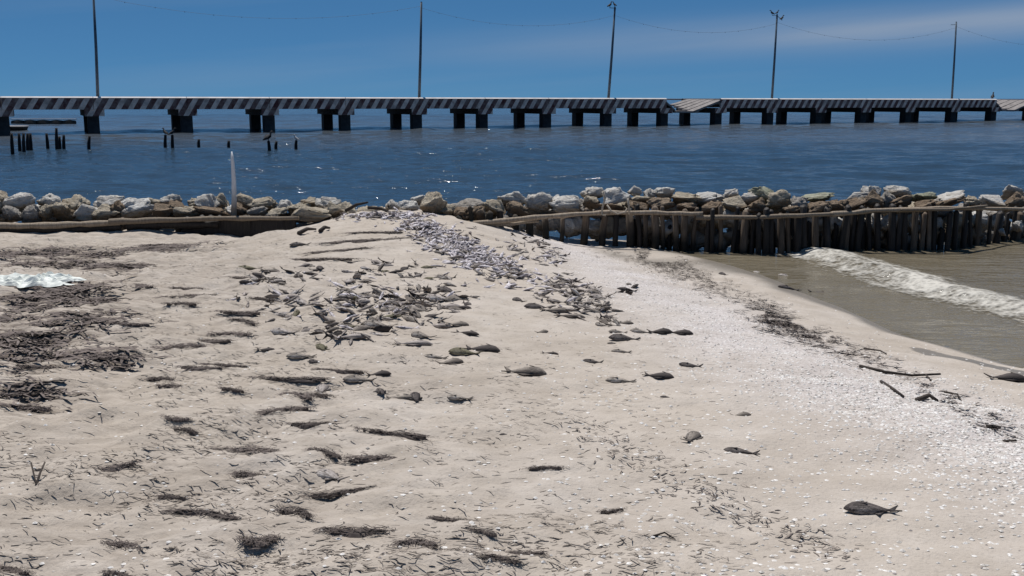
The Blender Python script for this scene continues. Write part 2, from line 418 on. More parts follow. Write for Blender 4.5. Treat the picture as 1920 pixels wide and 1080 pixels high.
# ------------------------------------------------------------------ sea
rows = [5.0]
while rows[-1] < 14: rows.append(rows[-1]+.05)
while rows[-1] < 9000: rows.append(rows[-1]*1.0048 if rows[-1] < 140 else rows[-1]*1.06)
ts = np.concatenate([np.linspace(-3, -.78, 25)[:-1], np.linspace(-.78, .78, 560), np.linspace(.78, 3, 25)[1:]])
R = np.array(rows); T, Yw = np.meshgrid(ts, R)
Xw = T*np.maximum(Yw, 8)
wr = np.random.default_rng(3)
WV = []
for k in range(34):
    lam = .45*(1.115**k); ang = math.radians(-100)+wr.normal(0, .55)
    WV.append((k, lam, math.cos(ang)*2*math.pi/lam, math.sin(ang)*2*math.pi/lam, .0042*lam**.75*(1.0 if lam < 4 else .55), wr.uniform(0, 6.28)))
# the little breaker that rolls into the pocket of water inside the stakes
BR_Y = [4, 8.6, 9.6, 10.5, 11.4, 12.3, 13.2, 14.1, 14.6]; BR_X = [9.5, 6.2, 5.55, 5.25, 4.98, 4.75, 4.52, 4.30, 4.2]
def br_d(x, y): return (x-np.interp(y, BR_Y, BR_X))*.9+.12*(fbm(x*1.7, y*1.7, 91, 3)-.5)*2
def sea_side(x, y): return sst(15.1, 15.8, y-np.maximum(0, x-6.4)*.75)
def water_z(x, y):
    w = np.zeros_like(x)
    for k, lam, kx, ky, amp, ph in WV:
        fade = np.clip(lam/(y*.020)-.25, 0, 1)
        w += amp*fade*np.sin(x*kx+y*ky+ph+1.2*fbm(x/lam/5, y/lam/5, 200+k, 2))
    sw = sea_side(x, y); w *= (.28+.95*sw)*(1-sst(200, 900, y))
    d = br_d(x, y)
    return w+.08*np.where(d < 0, np.exp(-(d/.16)**2), np.exp(-(d/.45)**2))*(1-sw)*sst(14.75, 14.2, y)
Zw = water_z(Xw, Yw); seaward = sea_side(Xw, Yw)
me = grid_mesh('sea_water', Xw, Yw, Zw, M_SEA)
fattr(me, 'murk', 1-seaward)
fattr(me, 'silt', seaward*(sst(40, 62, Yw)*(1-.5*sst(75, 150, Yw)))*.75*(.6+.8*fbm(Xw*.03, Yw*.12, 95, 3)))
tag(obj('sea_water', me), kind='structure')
# foam on the breaker
fy = np.linspace(6.5, 14.5, 260); fu = np.linspace(-1.25, 1.3, 100)
U, FY = np.meshgrid(fu, fy); FX = np.interp(FY, BR_Y, BR_X)+U/.9
dd = br_d(FX, FY)
FZ = water_z(FX, FY)+.012+.030*(fbm(FX*7, FY*7, 97, 3)-.30)*np.exp(-(dd/.4)**2)
FZ = np.maximum(FZ, h_base(FX, FY)+.006)
me = grid_mesh('wave_foam', FX, FY, FZ, M_FOAM)
cov = np.where(dd < 0, np.exp(-(dd/.60)**2), np.exp(-(dd/.55)**2))*1.0*sst(6.5, 8, FY)*(1-.3*sst(14.3, 14.5, FY))*(.62+.62*fbm(FX*1.3, FY*1.3, 99, 3))
fattr(me, 'cover', cov)
tag(obj('wave_foam', me), kind='stuff')

# ------------------------------------------------------------------ bridge
A = 1.12732859; D = Vector((math.sin(A), math.cos(A), 0)); NN = Vector((-math.cos(A), math.sin(A), 0))
P0 = Vector((-26.51, 65.12, 0)); DIP = .0021
def s_of_px(px, off=0):
    cx = (px-960)/FPX    # lateral/forward ratio on the water plane
    lo, hi = -40.0, 140.0
    for _ in range(50):
        mid_ = (lo+hi)/2; p = P0+D*mid_
        r = p.x/(p.y*CP+HC*SP)
        if r < cx: lo = mid_
        else: hi = mid_
    return mid_
fr = [8, 178, 351, 504, 645, 781, 904, 1022, 1135, 1241, 1342, 1438, 1529, 1613, 1696, 1781, 1856]
SB = [s_of_px(p) for p in fr]
SB = [SB[0]-6.2, *SB]+[SB[-1]+5.5*k for k in (1, 2, 3, 4, 5, 6)]
bridge = empty('bridge', P0, (0, DIP, math.pi/2-A))
tag(bridge, 'long low concrete jetty with diagonally striped edge beams on stubby piers', 'bridge')
W0, W1 = -.62, 5.1; ZT, ZB, ZC = 2.27, 1.50, 1.08
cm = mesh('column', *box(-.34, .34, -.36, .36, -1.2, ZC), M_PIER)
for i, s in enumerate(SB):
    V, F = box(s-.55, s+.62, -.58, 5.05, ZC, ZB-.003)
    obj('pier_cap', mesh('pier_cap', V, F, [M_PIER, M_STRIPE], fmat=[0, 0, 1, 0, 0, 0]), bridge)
    wv = .0
    for yy in (0, 4.5):
        obj('column', cm, bridge, (s+random.uniform(-.05, .05), yy, 0), (0, 0, random.uniform(-.03, .03)))
SPANS = list(zip(SB[:-1], SB[1:]))
BROKEN = {10: 1, 17: 2}
for i, (a, b) in enumerate(SPANS):
    a += .015; b -= .015
    if i in BROKEN:
        # the span has sagged: two slab pieces lean inwards and rest lower between the caps
        wd_ = b-a
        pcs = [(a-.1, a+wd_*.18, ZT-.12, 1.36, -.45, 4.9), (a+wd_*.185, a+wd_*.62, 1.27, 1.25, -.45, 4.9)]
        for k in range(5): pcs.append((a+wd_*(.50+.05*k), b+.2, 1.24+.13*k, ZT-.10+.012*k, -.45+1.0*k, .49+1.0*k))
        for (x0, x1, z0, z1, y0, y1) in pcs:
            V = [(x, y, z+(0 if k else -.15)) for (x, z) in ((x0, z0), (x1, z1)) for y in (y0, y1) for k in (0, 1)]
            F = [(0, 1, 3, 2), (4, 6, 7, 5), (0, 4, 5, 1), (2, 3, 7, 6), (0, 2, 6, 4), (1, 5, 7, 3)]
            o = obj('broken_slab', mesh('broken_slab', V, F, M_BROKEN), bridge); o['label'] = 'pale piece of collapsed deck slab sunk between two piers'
        V, F = box(a, b, 4.93, 5.1, ZT-.13, ZT-.02, .03)
        obj('edge_beam', mesh('edge_beam', V, F, M_CONC), bridge)
        continue
    V, F = box(a, b, W0+.02, W1-.02, ZB+.30, ZT-.14)
    obj('deck_slab', mesh('deck_slab', V, F, M_DECK), bridge)
    V, F = box(a, b, W0, W0+.22, ZB, ZT-.07)
    obj('edge_beam', mesh('edge_beam', V, F, M_STRIPE), bridge)
    prof = [(W0-.03, ZT-.067), (W0-.03, ZT-.05), (W0+.13, ZT+.03), (W0+.25, ZT+.03), (W0+.25, ZT-.067)]
    V = [(x, p_, q_) for x in (a, b) for p_, q_ in prof]
    F = [(0, 1, 2, 3, 4), (9, 8, 7, 6, 5)]+[(k, k+5, (k+1) % 5+5, (k+1) % 5) for k in range(5)]
    obj('kerb_coping', mesh('kerb_coping', V, F, M_DECK), bridge)
    V, F = box(a, b, W1-.22, W1, ZB, ZT, .03)
    obj('edge_beam', mesh('edge_beam', V, F, M_CONC), bridge)
def bw(s, y, z):
    """a point given along the bridge, across it and up, in the world"""
    return P0+D*s+NN*y+Vector((0, 0, z-DIP*s))
# light poles on the deck, the strings between them
POLES = [(189, 181, 175, -12), (790, 183, 790, 5), (1144, 184, 1153, 14), (1450, 185, 1457, 28), (1787, 186, 1793, 42)]
PL = ['bare steel pole leaning left near the left edge of the jetty', 'straight steel pole left of centre on the jetty with a bare top',
      'leaning steel pole with a pair of birds on its crossarm', 'steel pole right of centre with birds perched on both sides', 'rightmost steel pole on the jetty with a short stub arm']
tops = []
def depth_of(p): return p.y*CP+(HC-p.z)*SP
for k, (bx, by, tx, ty) in enumerate(POLES):
    s = s_of_px(bx)
    base = bw(s, .35, ZT-.16)
    s2 = s
    tp = at_depth(tx, ty, base.y)
    root = empty('light_pole', base); tag(root, PL[k], 'pole', 'poles along the jetty')
    lt = tp-base
    V, F = tube([Vector((0, 0, 0)), lt*.5+Vector((.02, 0, 0)), lt], [.11, .095, .075], 8)
    obj('pole_shaft', mesh('pole_shaft', V, F, M_POLE, True), root)
    obj('base_plate', mesh('base_plate', *box(-.2, .2, -.2, .2, 0, .12), M_CONC), root)
    if k in (2, 3):
        V, F = tube([lt+Vector((-.42, 0, -.03)), lt+Vector((.0, 0, -.05)), lt+Vector((.45 if k == 3 else .1, 0, -.12 if k == 2 else -.45))], .025, 5)
        obj('cross_arm', mesh('cross_arm', V, F, M_POLE), root)
    if k == 4:
        V, F = tube([lt+Vector((-.5, 0, -.22)), lt+Vector((0, 0, -.2))], .025, 5)
        obj('cross_arm', mesh('cross_arm', V, F, M_POLE), root)
    V, F = tube([lt+Vector((0, 0, -.05)), lt+Vector((0, 0, .07))], [.075, .05], 8)
    obj('pole_cap', mesh('pole_cap', V, F, M_POLE), root)
    tops.append(tp)
def cable(a, b, sag, label):
    pts = []
    for i in range(25):
        t = i/24; p = a.lerp(b, t); p.z -= sag*4*t*(1-t); pts.append(p)
    V, F = tube(pts, .007, 4)
    extra = []
    for i in range(2, 24, 2):                      # small fittings strung along the line
        p = pts[i]; r = .016
        extra.append(box(p.x-r, p.x+r, p.y-r, p.y+r, p.z-.05, p.z+.01))
    root = tag(obj('string_line', mesh('string_line', V, F, M_CABLE)), label, 'cable', 'lines strung between the poles')
    V, F = join(extra); tag(obj('line_fitting', mesh('line_fitting', V, F, M_CABLE), root))
d_ = Vector((0, 0, -.12))
cable(tops[0]+d_, tops[1]+d_*2, 1.1, 'thin sagging line between the first two poles from the left')
cable(tops[1]+d_*3, tops[2]+d_*5, 1.0, 'thin sagging line between the bare topped pole and the leaning pole')
cable(tops[2]+d_*5, tops[3]+d_*6, 1.0, 'faint sagging line between the two poles that carry birds')
cable(tops[3]+d_*5, tops[4]+d_*4, 1.3, 'sagging line between the right bird pole and the rightmost pole')
cable(tops[4]+d_*3, bw(s_of_px(1781)+21, .35, 8.2), 1.1, 'thin line running off the right edge from the rightmost pole')

# dark low barrier in the water behind the left end of the bridge
root = empty('floating_barrier', on_plane(84, 233)); tag(root, 'low dark floating barrier with a pale top behind the leftmost jetty span', 'barrier')
for k in range(5):
    L_ = 1.1
    V, F = tube([(-2.8+k*L_, 0, .12+random.uniform(-.02, .03)), (-2.8+k*L_+.5, 0, .14), (-2.8+(k+1)*L_-.06, 0, .12)], [.2, .24, .2], 8)
    obj('drum', mesh('drum', V, F, M_ROCK), root)
obj('lit_top', mesh('lit_top', *box(-2.85, 2.7, -.1, .25, .40, .47), M_DECK), root)  # pale strip: the barrier's sunlit top put into the colour
p = on_plane(28, 245); root = empty('moored_dinghy', p); tag(root, 'tiny dark dinghy with a pale gunwale beside the left pier', 'boat')
V = [(-.9, 0, .32), (-.5, -.38, .28), (.8, -.34, .28), (.8, .34, .28), (-.5, .38, .28), (-.7, 0, -.1), (-.4, -.2, -.1), (.7, -.2, -.1), (.7, .2, -.1), (-.4, .2, -.1)]
F = [(0, 1, 6, 5), (1, 2, 7, 6), (2, 3, 8, 7), (3, 4, 9, 8), (4, 0, 5, 9), (5, 6, 7, 8, 9)]
obj('hull', mesh('hull', V, F, M_ROCK), root)
V, F = tube([(-.9, 0, .33), (-.5, -.39, .30), (.8, -.35, .30), (.8, .35, .30), (-.5, .39, .30), (-.9, 0, .33)], .04, 5); obj('gunwale', mesh('gunwale', V, F, M_DECK), root)

# wooden stumps standing in the sea
PW = [(23, 250, 288), (37, 250, 284), (44, 250, 285), (51, 250, 283), (58, 250, 282), (90, 250, 281), (106, 240, 283), (112, 256, 281), (119, 253, 282), (165, 255, 284),
      (309, 253, 282), (323, 253, 285), (372, 261, 277), (428, 264, 274), (506, 264, 284), (516, 265, 280), (554, 263, 279)]
PWL = ['leftmost dark wooden stump in the sea, the lowest standing of its row', 'dark stump first of the tight row of four at left', 'dark stump second of the tight row of four at left', 'dark stump third of the tight row of four at left',
       'dark stump last of the tight row of four at left', 'single thin stump between the row of four and the leaning trio', 'tallest dark stump of the close trio', 'short middle stump of the close trio', 'leaning right stump of the close trio',
       'lone leaning stump in front of the wide left pier', 'dark stump with a ragged bird, left of a pair', 'dark stump with a ragged bird, right of a pair', 'short lone stump right of the bird pair', 'shortest stump, low in the water behind the white pole',
       'stump carrying a black spread bird', 'short stump just right of the stump with the black bird', 'rightmost stump in the sea with a small pale bird on top']
ptop = {}
for (px, y0, y1), lb in zip(PW, PWL):
    b = on_plane(px, y1, 0); t = at_depth(px+random.uniform(-3, 3), y0, b.y)-b
    V, F = tube([(0, 0, -.6), (t.x*.5, 0, t.z*.5), (t.x, 0, t.z)], [.08, .07, .055], 7)
    o = tag(obj('wooden_stump', mesh('wooden_stump', V, F, M_POST, True), None, b), lb, 'stump', 'stumps standing in the sea')
    ptop[px] = b+t
def bird(loc, sz, yaw, label, mat, spread=False):
    """a perched sea bird: one lofted body with neck, head, bill and tail, and its legs"""
    pts = [(-.50, 0, .10), (-.30, 0, .20), (-.05, 0, .32), (.14, 0, .46), (.20, 0, .62), (.23, 0, .74), (.30, 0, .80), (.40, 0, .79), (.55, 0, .76)]
    rad = [.03, .10, .17, .15, .075, .06, .085, .05, .012]
    V, F = tube(pts, rad, 8)
    V = [Vector(v)*sz for v in V]
    root = tag(obj('bird', mesh('bird', V, F, mat, True), None, loc, (0, 0, yaw)), label, 'bird')
    for s in (-1, 1):
        if spread:
            Vw = [(.12, .10*s, .42), (-.12, .10*s, .38), (-.30, .52*s, .30), (-.05, .62*s, .52), (.10, .36*s, .56)]
        else:
            Vw = [(.14, .13*s, .44), (-.10, .17*s, .40), (-.52, .06*s, .12), (-.30, .16*s, .22), (.02, .18*s, .30)]
        Vw = [Vector(v)*sz for v in Vw]; Vw += [v+Vector((0, .03*s, .0))*sz for v in Vw]
        Fw = [(0, 1, 2, 3, 4), (9, 8, 7, 6, 5)]+[(i, (i+1) % 5, (i+1) % 5+5, i+5) for i in range(5)]
        obj('wing', mesh('wing', Vw, Fw, mat), root)
        V2, F2 = tube([Vector((0, .06*s, .2))*sz, Vector((.02, .06*s, -.02))*sz], .018*sz, 5); obj('leg', mesh('leg', V2, F2, mat), root)
bird(ptop[309]+Vector((0, 0, -.02)), .38, 2.6, 'dark hunched bird on the left stump of the pair', M_BIRD)
bird(ptop[323]+Vector((0, 0, -.02)), .36, .4, 'dark hunched bird on the right stump of the pair', M_BIRD)
bird(ptop[506]+Vector((0, 0, -.02)), .5, .5, 'black bird drying its spread wings on a stump', M_BIRD, True)
bird(ptop[554]+Vector((0, 0, -.02)), .32, 2.8, 'small pale bird on the rightmost sea stump', M_BIRDG)
bird(tops[2]+Vector((-.40, 0, 0)), .55, .6, 'dark bird at the left tip of the leaning pole crossarm', M_BIRD)
bird(tops[2]+Vector((-.03, 0, .07)), .45, 2.4, 'dark bird on the very top of the leaning pole', M_BIRD)
bird(tops[3]+Vector((-.42, 0, .0)), .48, 2.7, 'dark bird on the left arm of the right bird pole', M_BIRD)
bird(tops[3]+Vector((0, 0, .06)), .42, .4, 'dark bird on the very top of the right bird pole', M_BIRD)
bird(tops[3]+Vector((.43, 0, -.42)), .5, .5, 'dark bird on the lower right arm of the right bird pole', M_BIRD)
bird(bw(s_of_px(1856)+.1, .0, ZT-.01), .8, 1.0, 'dark bird standing on the jetty edge beside the collapsed right span', M_BIRD)

# ------------------------------------------------------------------ stake fence
ST = []
def stake_mesh(h, r, mat, sag=.0):
    pts = [(0, 0, -.5), (random.uniform(-.02, .02), 0, h*.45), (random.uniform(-.02, .02), random.uniform(-.02, .02), h-.02), (random.uniform(-.02, .02), 0, h)]
    V, F = tube(pts, [r*1.05, r, r*.93, r*.6], 7); return mesh('stake', V, F, mat, True)
fence_r = empty('stake_fence', (4.2, 14.4, 0)); tag(fence_r, 'right run of dark upright wooden stakes holding back sandbags above the water', 'fence')
fence_l = empty('stake_fence', (-4.6, 14.5, .3)); tag(fence_l, 'left run of half buried timbers and rails along the sandbags', 'fence')
def place(o, p, par): o.parent = par; o.location = p-par.location
x = 862.0
while x < 1985:
    top = np.interp(x, [860, 960, 1100, 1300, 1450, 1700, 1985], [398, 405, 398, 396, 398, 392, 394])+random.uniform(-13, 10)
    off = random.uniform(-.03, .05)
    pt = wall_pt(x, top, off); b = max(gh(pt.x, pt.y), -.25)
    h = pt.z-b; r = random.choice((.034, .042, .05, .058))
    stake_mat = M_STAKEDARK if (x > 1290 and random.random() < .66) or random.random() < .15 else M_STAKE
    o = obj('stake', stake_mesh(h, r, stake_mat)); o.rotation_euler = (random.uniform(-.06, .03), random.gauss(0, .05), random.uniform(0, 6))
    place(o, Vector((pt.x, pt.y, b)), fence_r)
    x += random.choice((11, 13, 15, 15, 18, 23))*(1 if x > 1180 else 1.9)
# a second, set back row so the wall reads closed and dark
x = 1190.0
while x < 1985:
    pt = wall_pt(x, 412+random.uniform(-8, 22), .17); h = pt.z+.25
    o = obj('stake', stake_mesh(h, random.uniform(.04, .06), M_STAKEDARK)); place(o, Vector((pt.x, pt.y, -.25)), fence_r)
    x += random.choice((28, 38, 50)) if x < 1520 else random.choice((52, 70, 95))
for x in [-30, 12, 60, 118, 170, 232, 290, 330, 352, 380, 398, 412, 425, 446, 460, 473, 488, 500, 514, 528, 545]:
    top = (424 if x < 200 else 414 if x < 350 else 408)+random.uniform(-6, 4)
    pt = wall_pt(x, top, .06); b = gh(pt.x, pt.y)-.12
    o = obj('stake', stake_mesh(pt.z-b, random.choice((.045, .055, .065)), M_STAKEDARK if x > 340 else M_STAKE)); o.rotation_euler = (random.uniform(-.05, .03), random.uniform(-.06, .06), 0)
    place(o, Vector((pt.x, pt.y, b)), fence_l)
def rail(pts, r, par, mat=M_RAIL, off=-.09, name='rail'):
    P = []
    for i in range(len(pts)-1):
        for t in (0, .25, .5, .75):
            P.append((pts[i][0]+(pts[i+1][0]-pts[i][0])*t, pts[i][1]+(pts[i+1][1]-pts[i][1])*t+random.uniform(-.8, .8)))
    P.append(pts[-1])
    W_ = [wall_pt(a, b, off) for a, b in P]; c = W_[0].copy()
    W_ = [w-c for w in W_]; n = len(W_)
    V, F = tube(W_, [r*(1-.3*i/n)*random.uniform(.80, 1.18) for i in range(n)], 8)
    o = obj(name, mesh(name, V, F, mat, True)); place(o, c, par); return o
rail([(-40, 424), (60, 424), (150, 421), (225, 417)], .055, fence_l)
rail([(-40, 429), (80, 431), (180, 428), (230, 424)], .10, fence_l, M_STAKEDARK, -.02, 'sunken_log')
rail([(205, 416), (300, 413), (420, 409), (560, 409)], .045, fence_l)
rail([(240, 422), (330, 420), (410, 420)], .085, fence_l, M_STAKEDARK, -.02, 'sunken_log')
for (x0, x1, y) in ((340, 402, 422), (398, 470, 427), (462, 552, 426)):          # dark boards behind the rail
    a = wall_pt(x0, 409, .02); b = wall_pt(x1, 409, .02); z0 = gh(b.x, b.y)-.15
    V, F = box(0, (b-a).length, -.02, .02, 0, a.z-z0)
    o = obj('board', mesh('board', V, F, M_STAKEDARK)); o.rotation_euler = (random.uniform(-.06, .02), 0, math.atan2(b.y-a.y, b.x-a.x)); place(o, Vector((a.x, a.y, z0)), fence_l)
rail([(815, 418), (890, 419), (975, 411), (1080, 402), (1140, 399), (1230, 399), (1318, 401)], .042, fence_r)
rail([(880, 425), (960, 420), (1010, 414)], .03, fence_r, M_RAIL, -.05)
rail([(1305, 408), (1400, 408), (1500, 404), (1575, 401)], .036, fence_r)
rail([(1560, 402), (1640, 395), (1760, 391), (1850, 391), (1985, 394)], .036, fence_r)
rail([(1690, 393), (1780, 393), (1850, 386)], .022, fence_r, M_RAIL, -.13)
def rope(pts, off, label):
    V, F = tube([wall_pt(a, b, off) for a, b in pts], .014, 6)
    c = sum((Vector(v) for v in V), Vector())/len(V)
    o = obj('rope', mesh('rope', [Vector(v)-c for v in V], F, M_ROPE, True), None, c); tag(o, label, 'rope', 'ropes lashing the rail')
rope([(1131, 358), (1134, 374), (1130, 388), (1128, 402), (1136, 404)], -.16, 'pale rope lashed over a white sandbag down to the rail, left of two')
rope([(1138, 384), (1146, 396), (1158, 401), (1172, 398), (1176, 391)], -.16, 'pale rope hanging in a short loop above the rail')
rope([(1177, 372), (1179, 386), (1180, 402)], -.16, 'short dark vertical rope right of the hanging loop')

# white pole at the left fence
b = wall_pt(439, 412, .16); t = at_depth(434.5, 284, b.y)-b
V, F = tube([(0, 0, -.3), (0, 0, .1), t*.3+Vector((.012, 0, 0)), t*.6+Vector((.016, 0, 0)), t*.88+Vector((.006, 0, 0)), t], [.048, .045, .038, .033, .025, .008], 10)
tag(obj('white_pole', mesh('white_pole', V, F, M_WPOLE, True), None, b), 'white pointed pole with brown foot standing among the left sandbags', 'pole')

# ------------------------------------------------------------------ sandbags
def bag_mesh(seed, kind):
    """a filled sack: a cushion with corners, slumped, creased, with a folded or tied end"""
    r = np.random.default_rng(seed); nu, nv = 40, 20
    u, v = np.meshgrid(np.arange(nu)*2*math.pi/nu, (np.arange(nv+1)/nv-.5)*math.pi)
    f = lambda w, e: np.sign(w)*np.abs(w)**e
    ea, eb = r.uniform(.28, .62), r.uniform(.45, .8)
    x = f(np.cos(v), eb)*f(np.cos(u), ea)*.5; y = f(np.cos(v), eb)*f(np.sin(u), ea)*.5; z = f(np.sin(v), .75)*.5
    cush = (1-.55*np.abs(x*2)**3)*(1-.45*np.abs(y*2)**3); z = z*cush
    if kind == 1: t = np.clip(x*2, 0, 1); y = y*(1-.6*t*t); z = z*(1-.3*t)+.30*t**3
    if kind == 2: z = z+.16*np.sin(x*4.5+seed); y = y*(1+.15*np.sin(x*7))
    if kind == 3: z = z*(.7+.6*(x+.5)); 
    if kind == 4: a = x*.9; z = z+.25*np.abs(x)**1.5*np.sign(x); y = y+.15*a
    P = np.stack([x, y, z], -1)
    for q in range(9):                                     # pressed flat where neighbours bear on it
        n_ = r.normal(size=3); n_ /= np.linalg.norm(n_); e = np.maximum(0, P@n_-r.uniform(.24, .38)); P = P-.85*e[..., None]*n_
    x, y, z = P[..., 0], P[..., 1], P[..., 2]
    n1 = fbm(x*3+seed, y*3+z*2.6, seed, 3)-.5; n2 = np.abs(fbm(x*5+z*4+seed, y*5-z*3, seed+9, 3)-.5)*2
    n3 = fbm(x*11+z*9, y*11-z*7, seed+19, 2)-.5
    k = 1+.55*n1-.55*(n2-.2)+.20*n3
    z2 = z*k+.12*n1; V = np.stack([x*k, y*k, z2], -1).reshape(-1, 3)
    F = [(j*nu+i, j*nu+(i+1) % nu, (j+1)*nu+(i+1) % nu, (j+1)*nu+i) for j in range(nv) for i in range(nu)]
    return [tuple(q) for q in V], F
BM = {}
for c in BAG:
    for k in range(11): BM[c, k] = None
BSH = [bag_mesh(100+k, k % 5) for k in range(11)]
def bagme(c, k):
    if BM[c, k] is None: BM[c, k] = mesh('sandbag', *BSH[k], BAG[c], True)
    return BM[c, k]
ORD = ['first', 'second', 'third', 'fourth', 'fifth', 'sixth', 'seventh', 'eighth', 'ninth', 'tenth', 'eleventh', 'twelfth', 'thirteenth', 'fourteenth', 'fifteenth', 'sixteenth', 'seventeenth', 'eighteenth', 'nineteenth', 'twentieth', 'twenty first', 'twenty second', 'twenty third', 'twenty fourth', 'twenty fifth', 'twenty sixth', 'twenty seventh', 'twenty eighth']
CW = {'w': 'white', 'c': 'cream', 'g': 'grey', 'b': 'brown', 'n': 'greenish'}
# px x, px y, width, height, colour, set back from the stakes
BAGS = [(-20, 390, 50, 40, 'c', .3), (6, 378, 26, 28, 'c', .5), (42, 379, 56, 34, 'w', .55), (24, 402, 44, 24, 'g', .25), (66, 404, 36, 32, 'g', .22), (97, 379, 40, 28, 'w', .6), (88, 397, 14, 30, 'c', .2), (116, 392, 42, 32, 'c', .35),
        (145, 381, 46, 24, 'c', .6), (163, 402, 46, 28, 'w', .28), (199, 381, 58, 22, 'w', .6), (199, 403, 50, 26, 'c', .25), (219, 392, 22, 22, 'b', .3), (256, 393, 62, 34, 'w', .4), (284, 384, 40, 24, 'c', .6), (302, 397, 40, 24, 'b', .3),
        (321, 376, 30, 24, 'w', .6), (332, 392, 32, 24, 'b', .4), (354, 398, 36, 28, 'c', .28), (363, 382, 24, 18, 'c', .6), (390, 382, 42, 28, 'w', .5), (412, 383, 36, 26, 'c', .6), (402, 400, 60, 18, 'b', .25), (462, 381, 40, 24, 'c', .55), (448, 396, 24, 22, 'b', .3),
        (498, 384, 48, 22, 'c', .5), (482, 398, 36, 20, 'g', .28), (521, 399, 40, 18, 'c', .3), (534, 386, 24, 22, 'w', .5), (562, 388, 34, 18, 'c', .5), (583, 381, 30, 20, 'c', .65), (612, 384, 46, 24, 'w', .55), (584, 401, 70, 22, 'c', .25), (625, 396, 26, 24, 'c', .3),
        (733, 387, 20, 18, 'w', .6), (766, 391, 38, 26, 'w', .4), (781, 376, 24, 16, 'w', .65), (808, 388, 44, 44, 'c', .2), (842, 397, 30, 28, 'c', .25), (880, 384, 48, 18, 'g', .5), (868, 402, 32, 26, 'b', .15), (897, 402, 32, 26, 'b', .15), (928, 391, 42, 26, 'c', .35), (947, 379, 26, 16, 'g', .6),
        (965, 375, 48, 22, 'w', .5), (968, 392, 36, 20, 'b', .25), (1012, 382, 46, 32, 'w', .35), (1042, 378, 18, 20, 'w', .5), (1067, 386, 58, 30, 'w', .3), (1111, 363, 32, 24, 'w', .5), (1108, 380, 36, 26, 'c', .3), (1153, 370, 56, 30, 'w', .4), (1148, 389, 48, 14, 'b', .2),
        (1190, 361, 24, 18, 'w', .6), (1200, 376, 46, 14, 'c', .4), (1195, 388, 40, 16, 'b', .2), (1217, 366, 18, 16, 'w', .6), (1247, 362, 38, 22, 'w', .5), (1240, 384, 48, 22, 'b', .22), (1282, 374, 56, 20, 'c', .4), (1290, 388, 44, 18, 'b', .2), (1326, 372, 46, 20, 'w', .5), (1335, 389, 40, 26, 'b', .2),
        (1370, 368, 38, 22, 'w', .5), (1378, 386, 44, 28, 'c', .25), (1405, 374, 40, 22, 'w', .45), (1436, 370, 50, 24, 'n', .45), (1424, 390, 42, 24, 'b', .2), (1460, 378, 44, 32, 'c', .3), (1500, 386, 34, 26, 'g', .3), (1478, 394, 30, 16, 'b', .2), (1530, 370, 66, 16, 'n', .55), (1532, 390, 40, 22, 'b', .2), (1562, 386, 44, 26, 'b', .25),
        (1600, 384, 46, 20, 'b', .3), (1613, 371, 50, 16, 'w', .55), (1633, 362, 38, 22, 'w', .6), (1636, 378, 34, 28, 'b', .25), (1684, 362, 46, 24, 'w', .55), (1690, 379, 46, 20, 'b', .25), (1661, 376, 22, 24, 'g', .35), (1734, 371, 52, 20, 'n', .5), (1730, 385, 40, 14, 'b', .2), (1783, 369, 64, 18, 'w', .5), (1772, 383, 50, 14, 'b', .22), (1820, 378, 34, 18, 'c', .35),
        (1860, 381, 46, 26, 'w', .35), (1897, 362, 44, 20, 'w', .55), (1906, 379, 42, 24, 'b', .25), (1948, 372, 50, 28, 'w', .4)]
BAGS.sort(key=lambda b: b[0])
def sect(px):
    for lim, nm in ((430, 'left of the white pole'), (640, 'right of the white pole'), (830, 'right of the mound crest'), (1130, 'left of the lashed ropes'),
                    (1420, 'right of the lashed ropes'), (1650, 'above the breaking wave'), (3000, 'towards the right edge')):
        if px < lim: return nm
cnt = {}
for i, (px, py, w, h, c, off) in enumerate(BAGS):
    p = wall_pt(px, py, off); k = px_per_m(p); W_ = w/k*1.12; H_ = h/k*1.12
    upper = 'upper' if off >= .4 else 'front'
    size = 'long' if w > 2.2*h else 'large' if w >= 44 else 'small' if w < 27 else 'plump'
    key = (sect(px), upper, size, c); n = cnt.get(key, 0); cnt[key] = n+1
    o = obj('sandbag', bagme(c, (i*5+2) % 11), None, p, (random.uniform(-.35, .35), random.uniform(-.28, .28), random.uniform(-.6, .6)+(math.pi if i % 2 else 0)), (W_*1.16, max(W_*.8, .28), H_*1.14))
    o['_key'] = repr(key); o['_n'] = n; o['category'] = 'sandbag'; o['group'] = 'sandbags along the sea wall'
    o['_k'] = key
    o['label'] = f"{size} {CW[c]} sandbag in the {upper} row, {ORD[n]} of its kind {key[0]}"
    for q in ('_key', '_n', '_k'): del o[q]
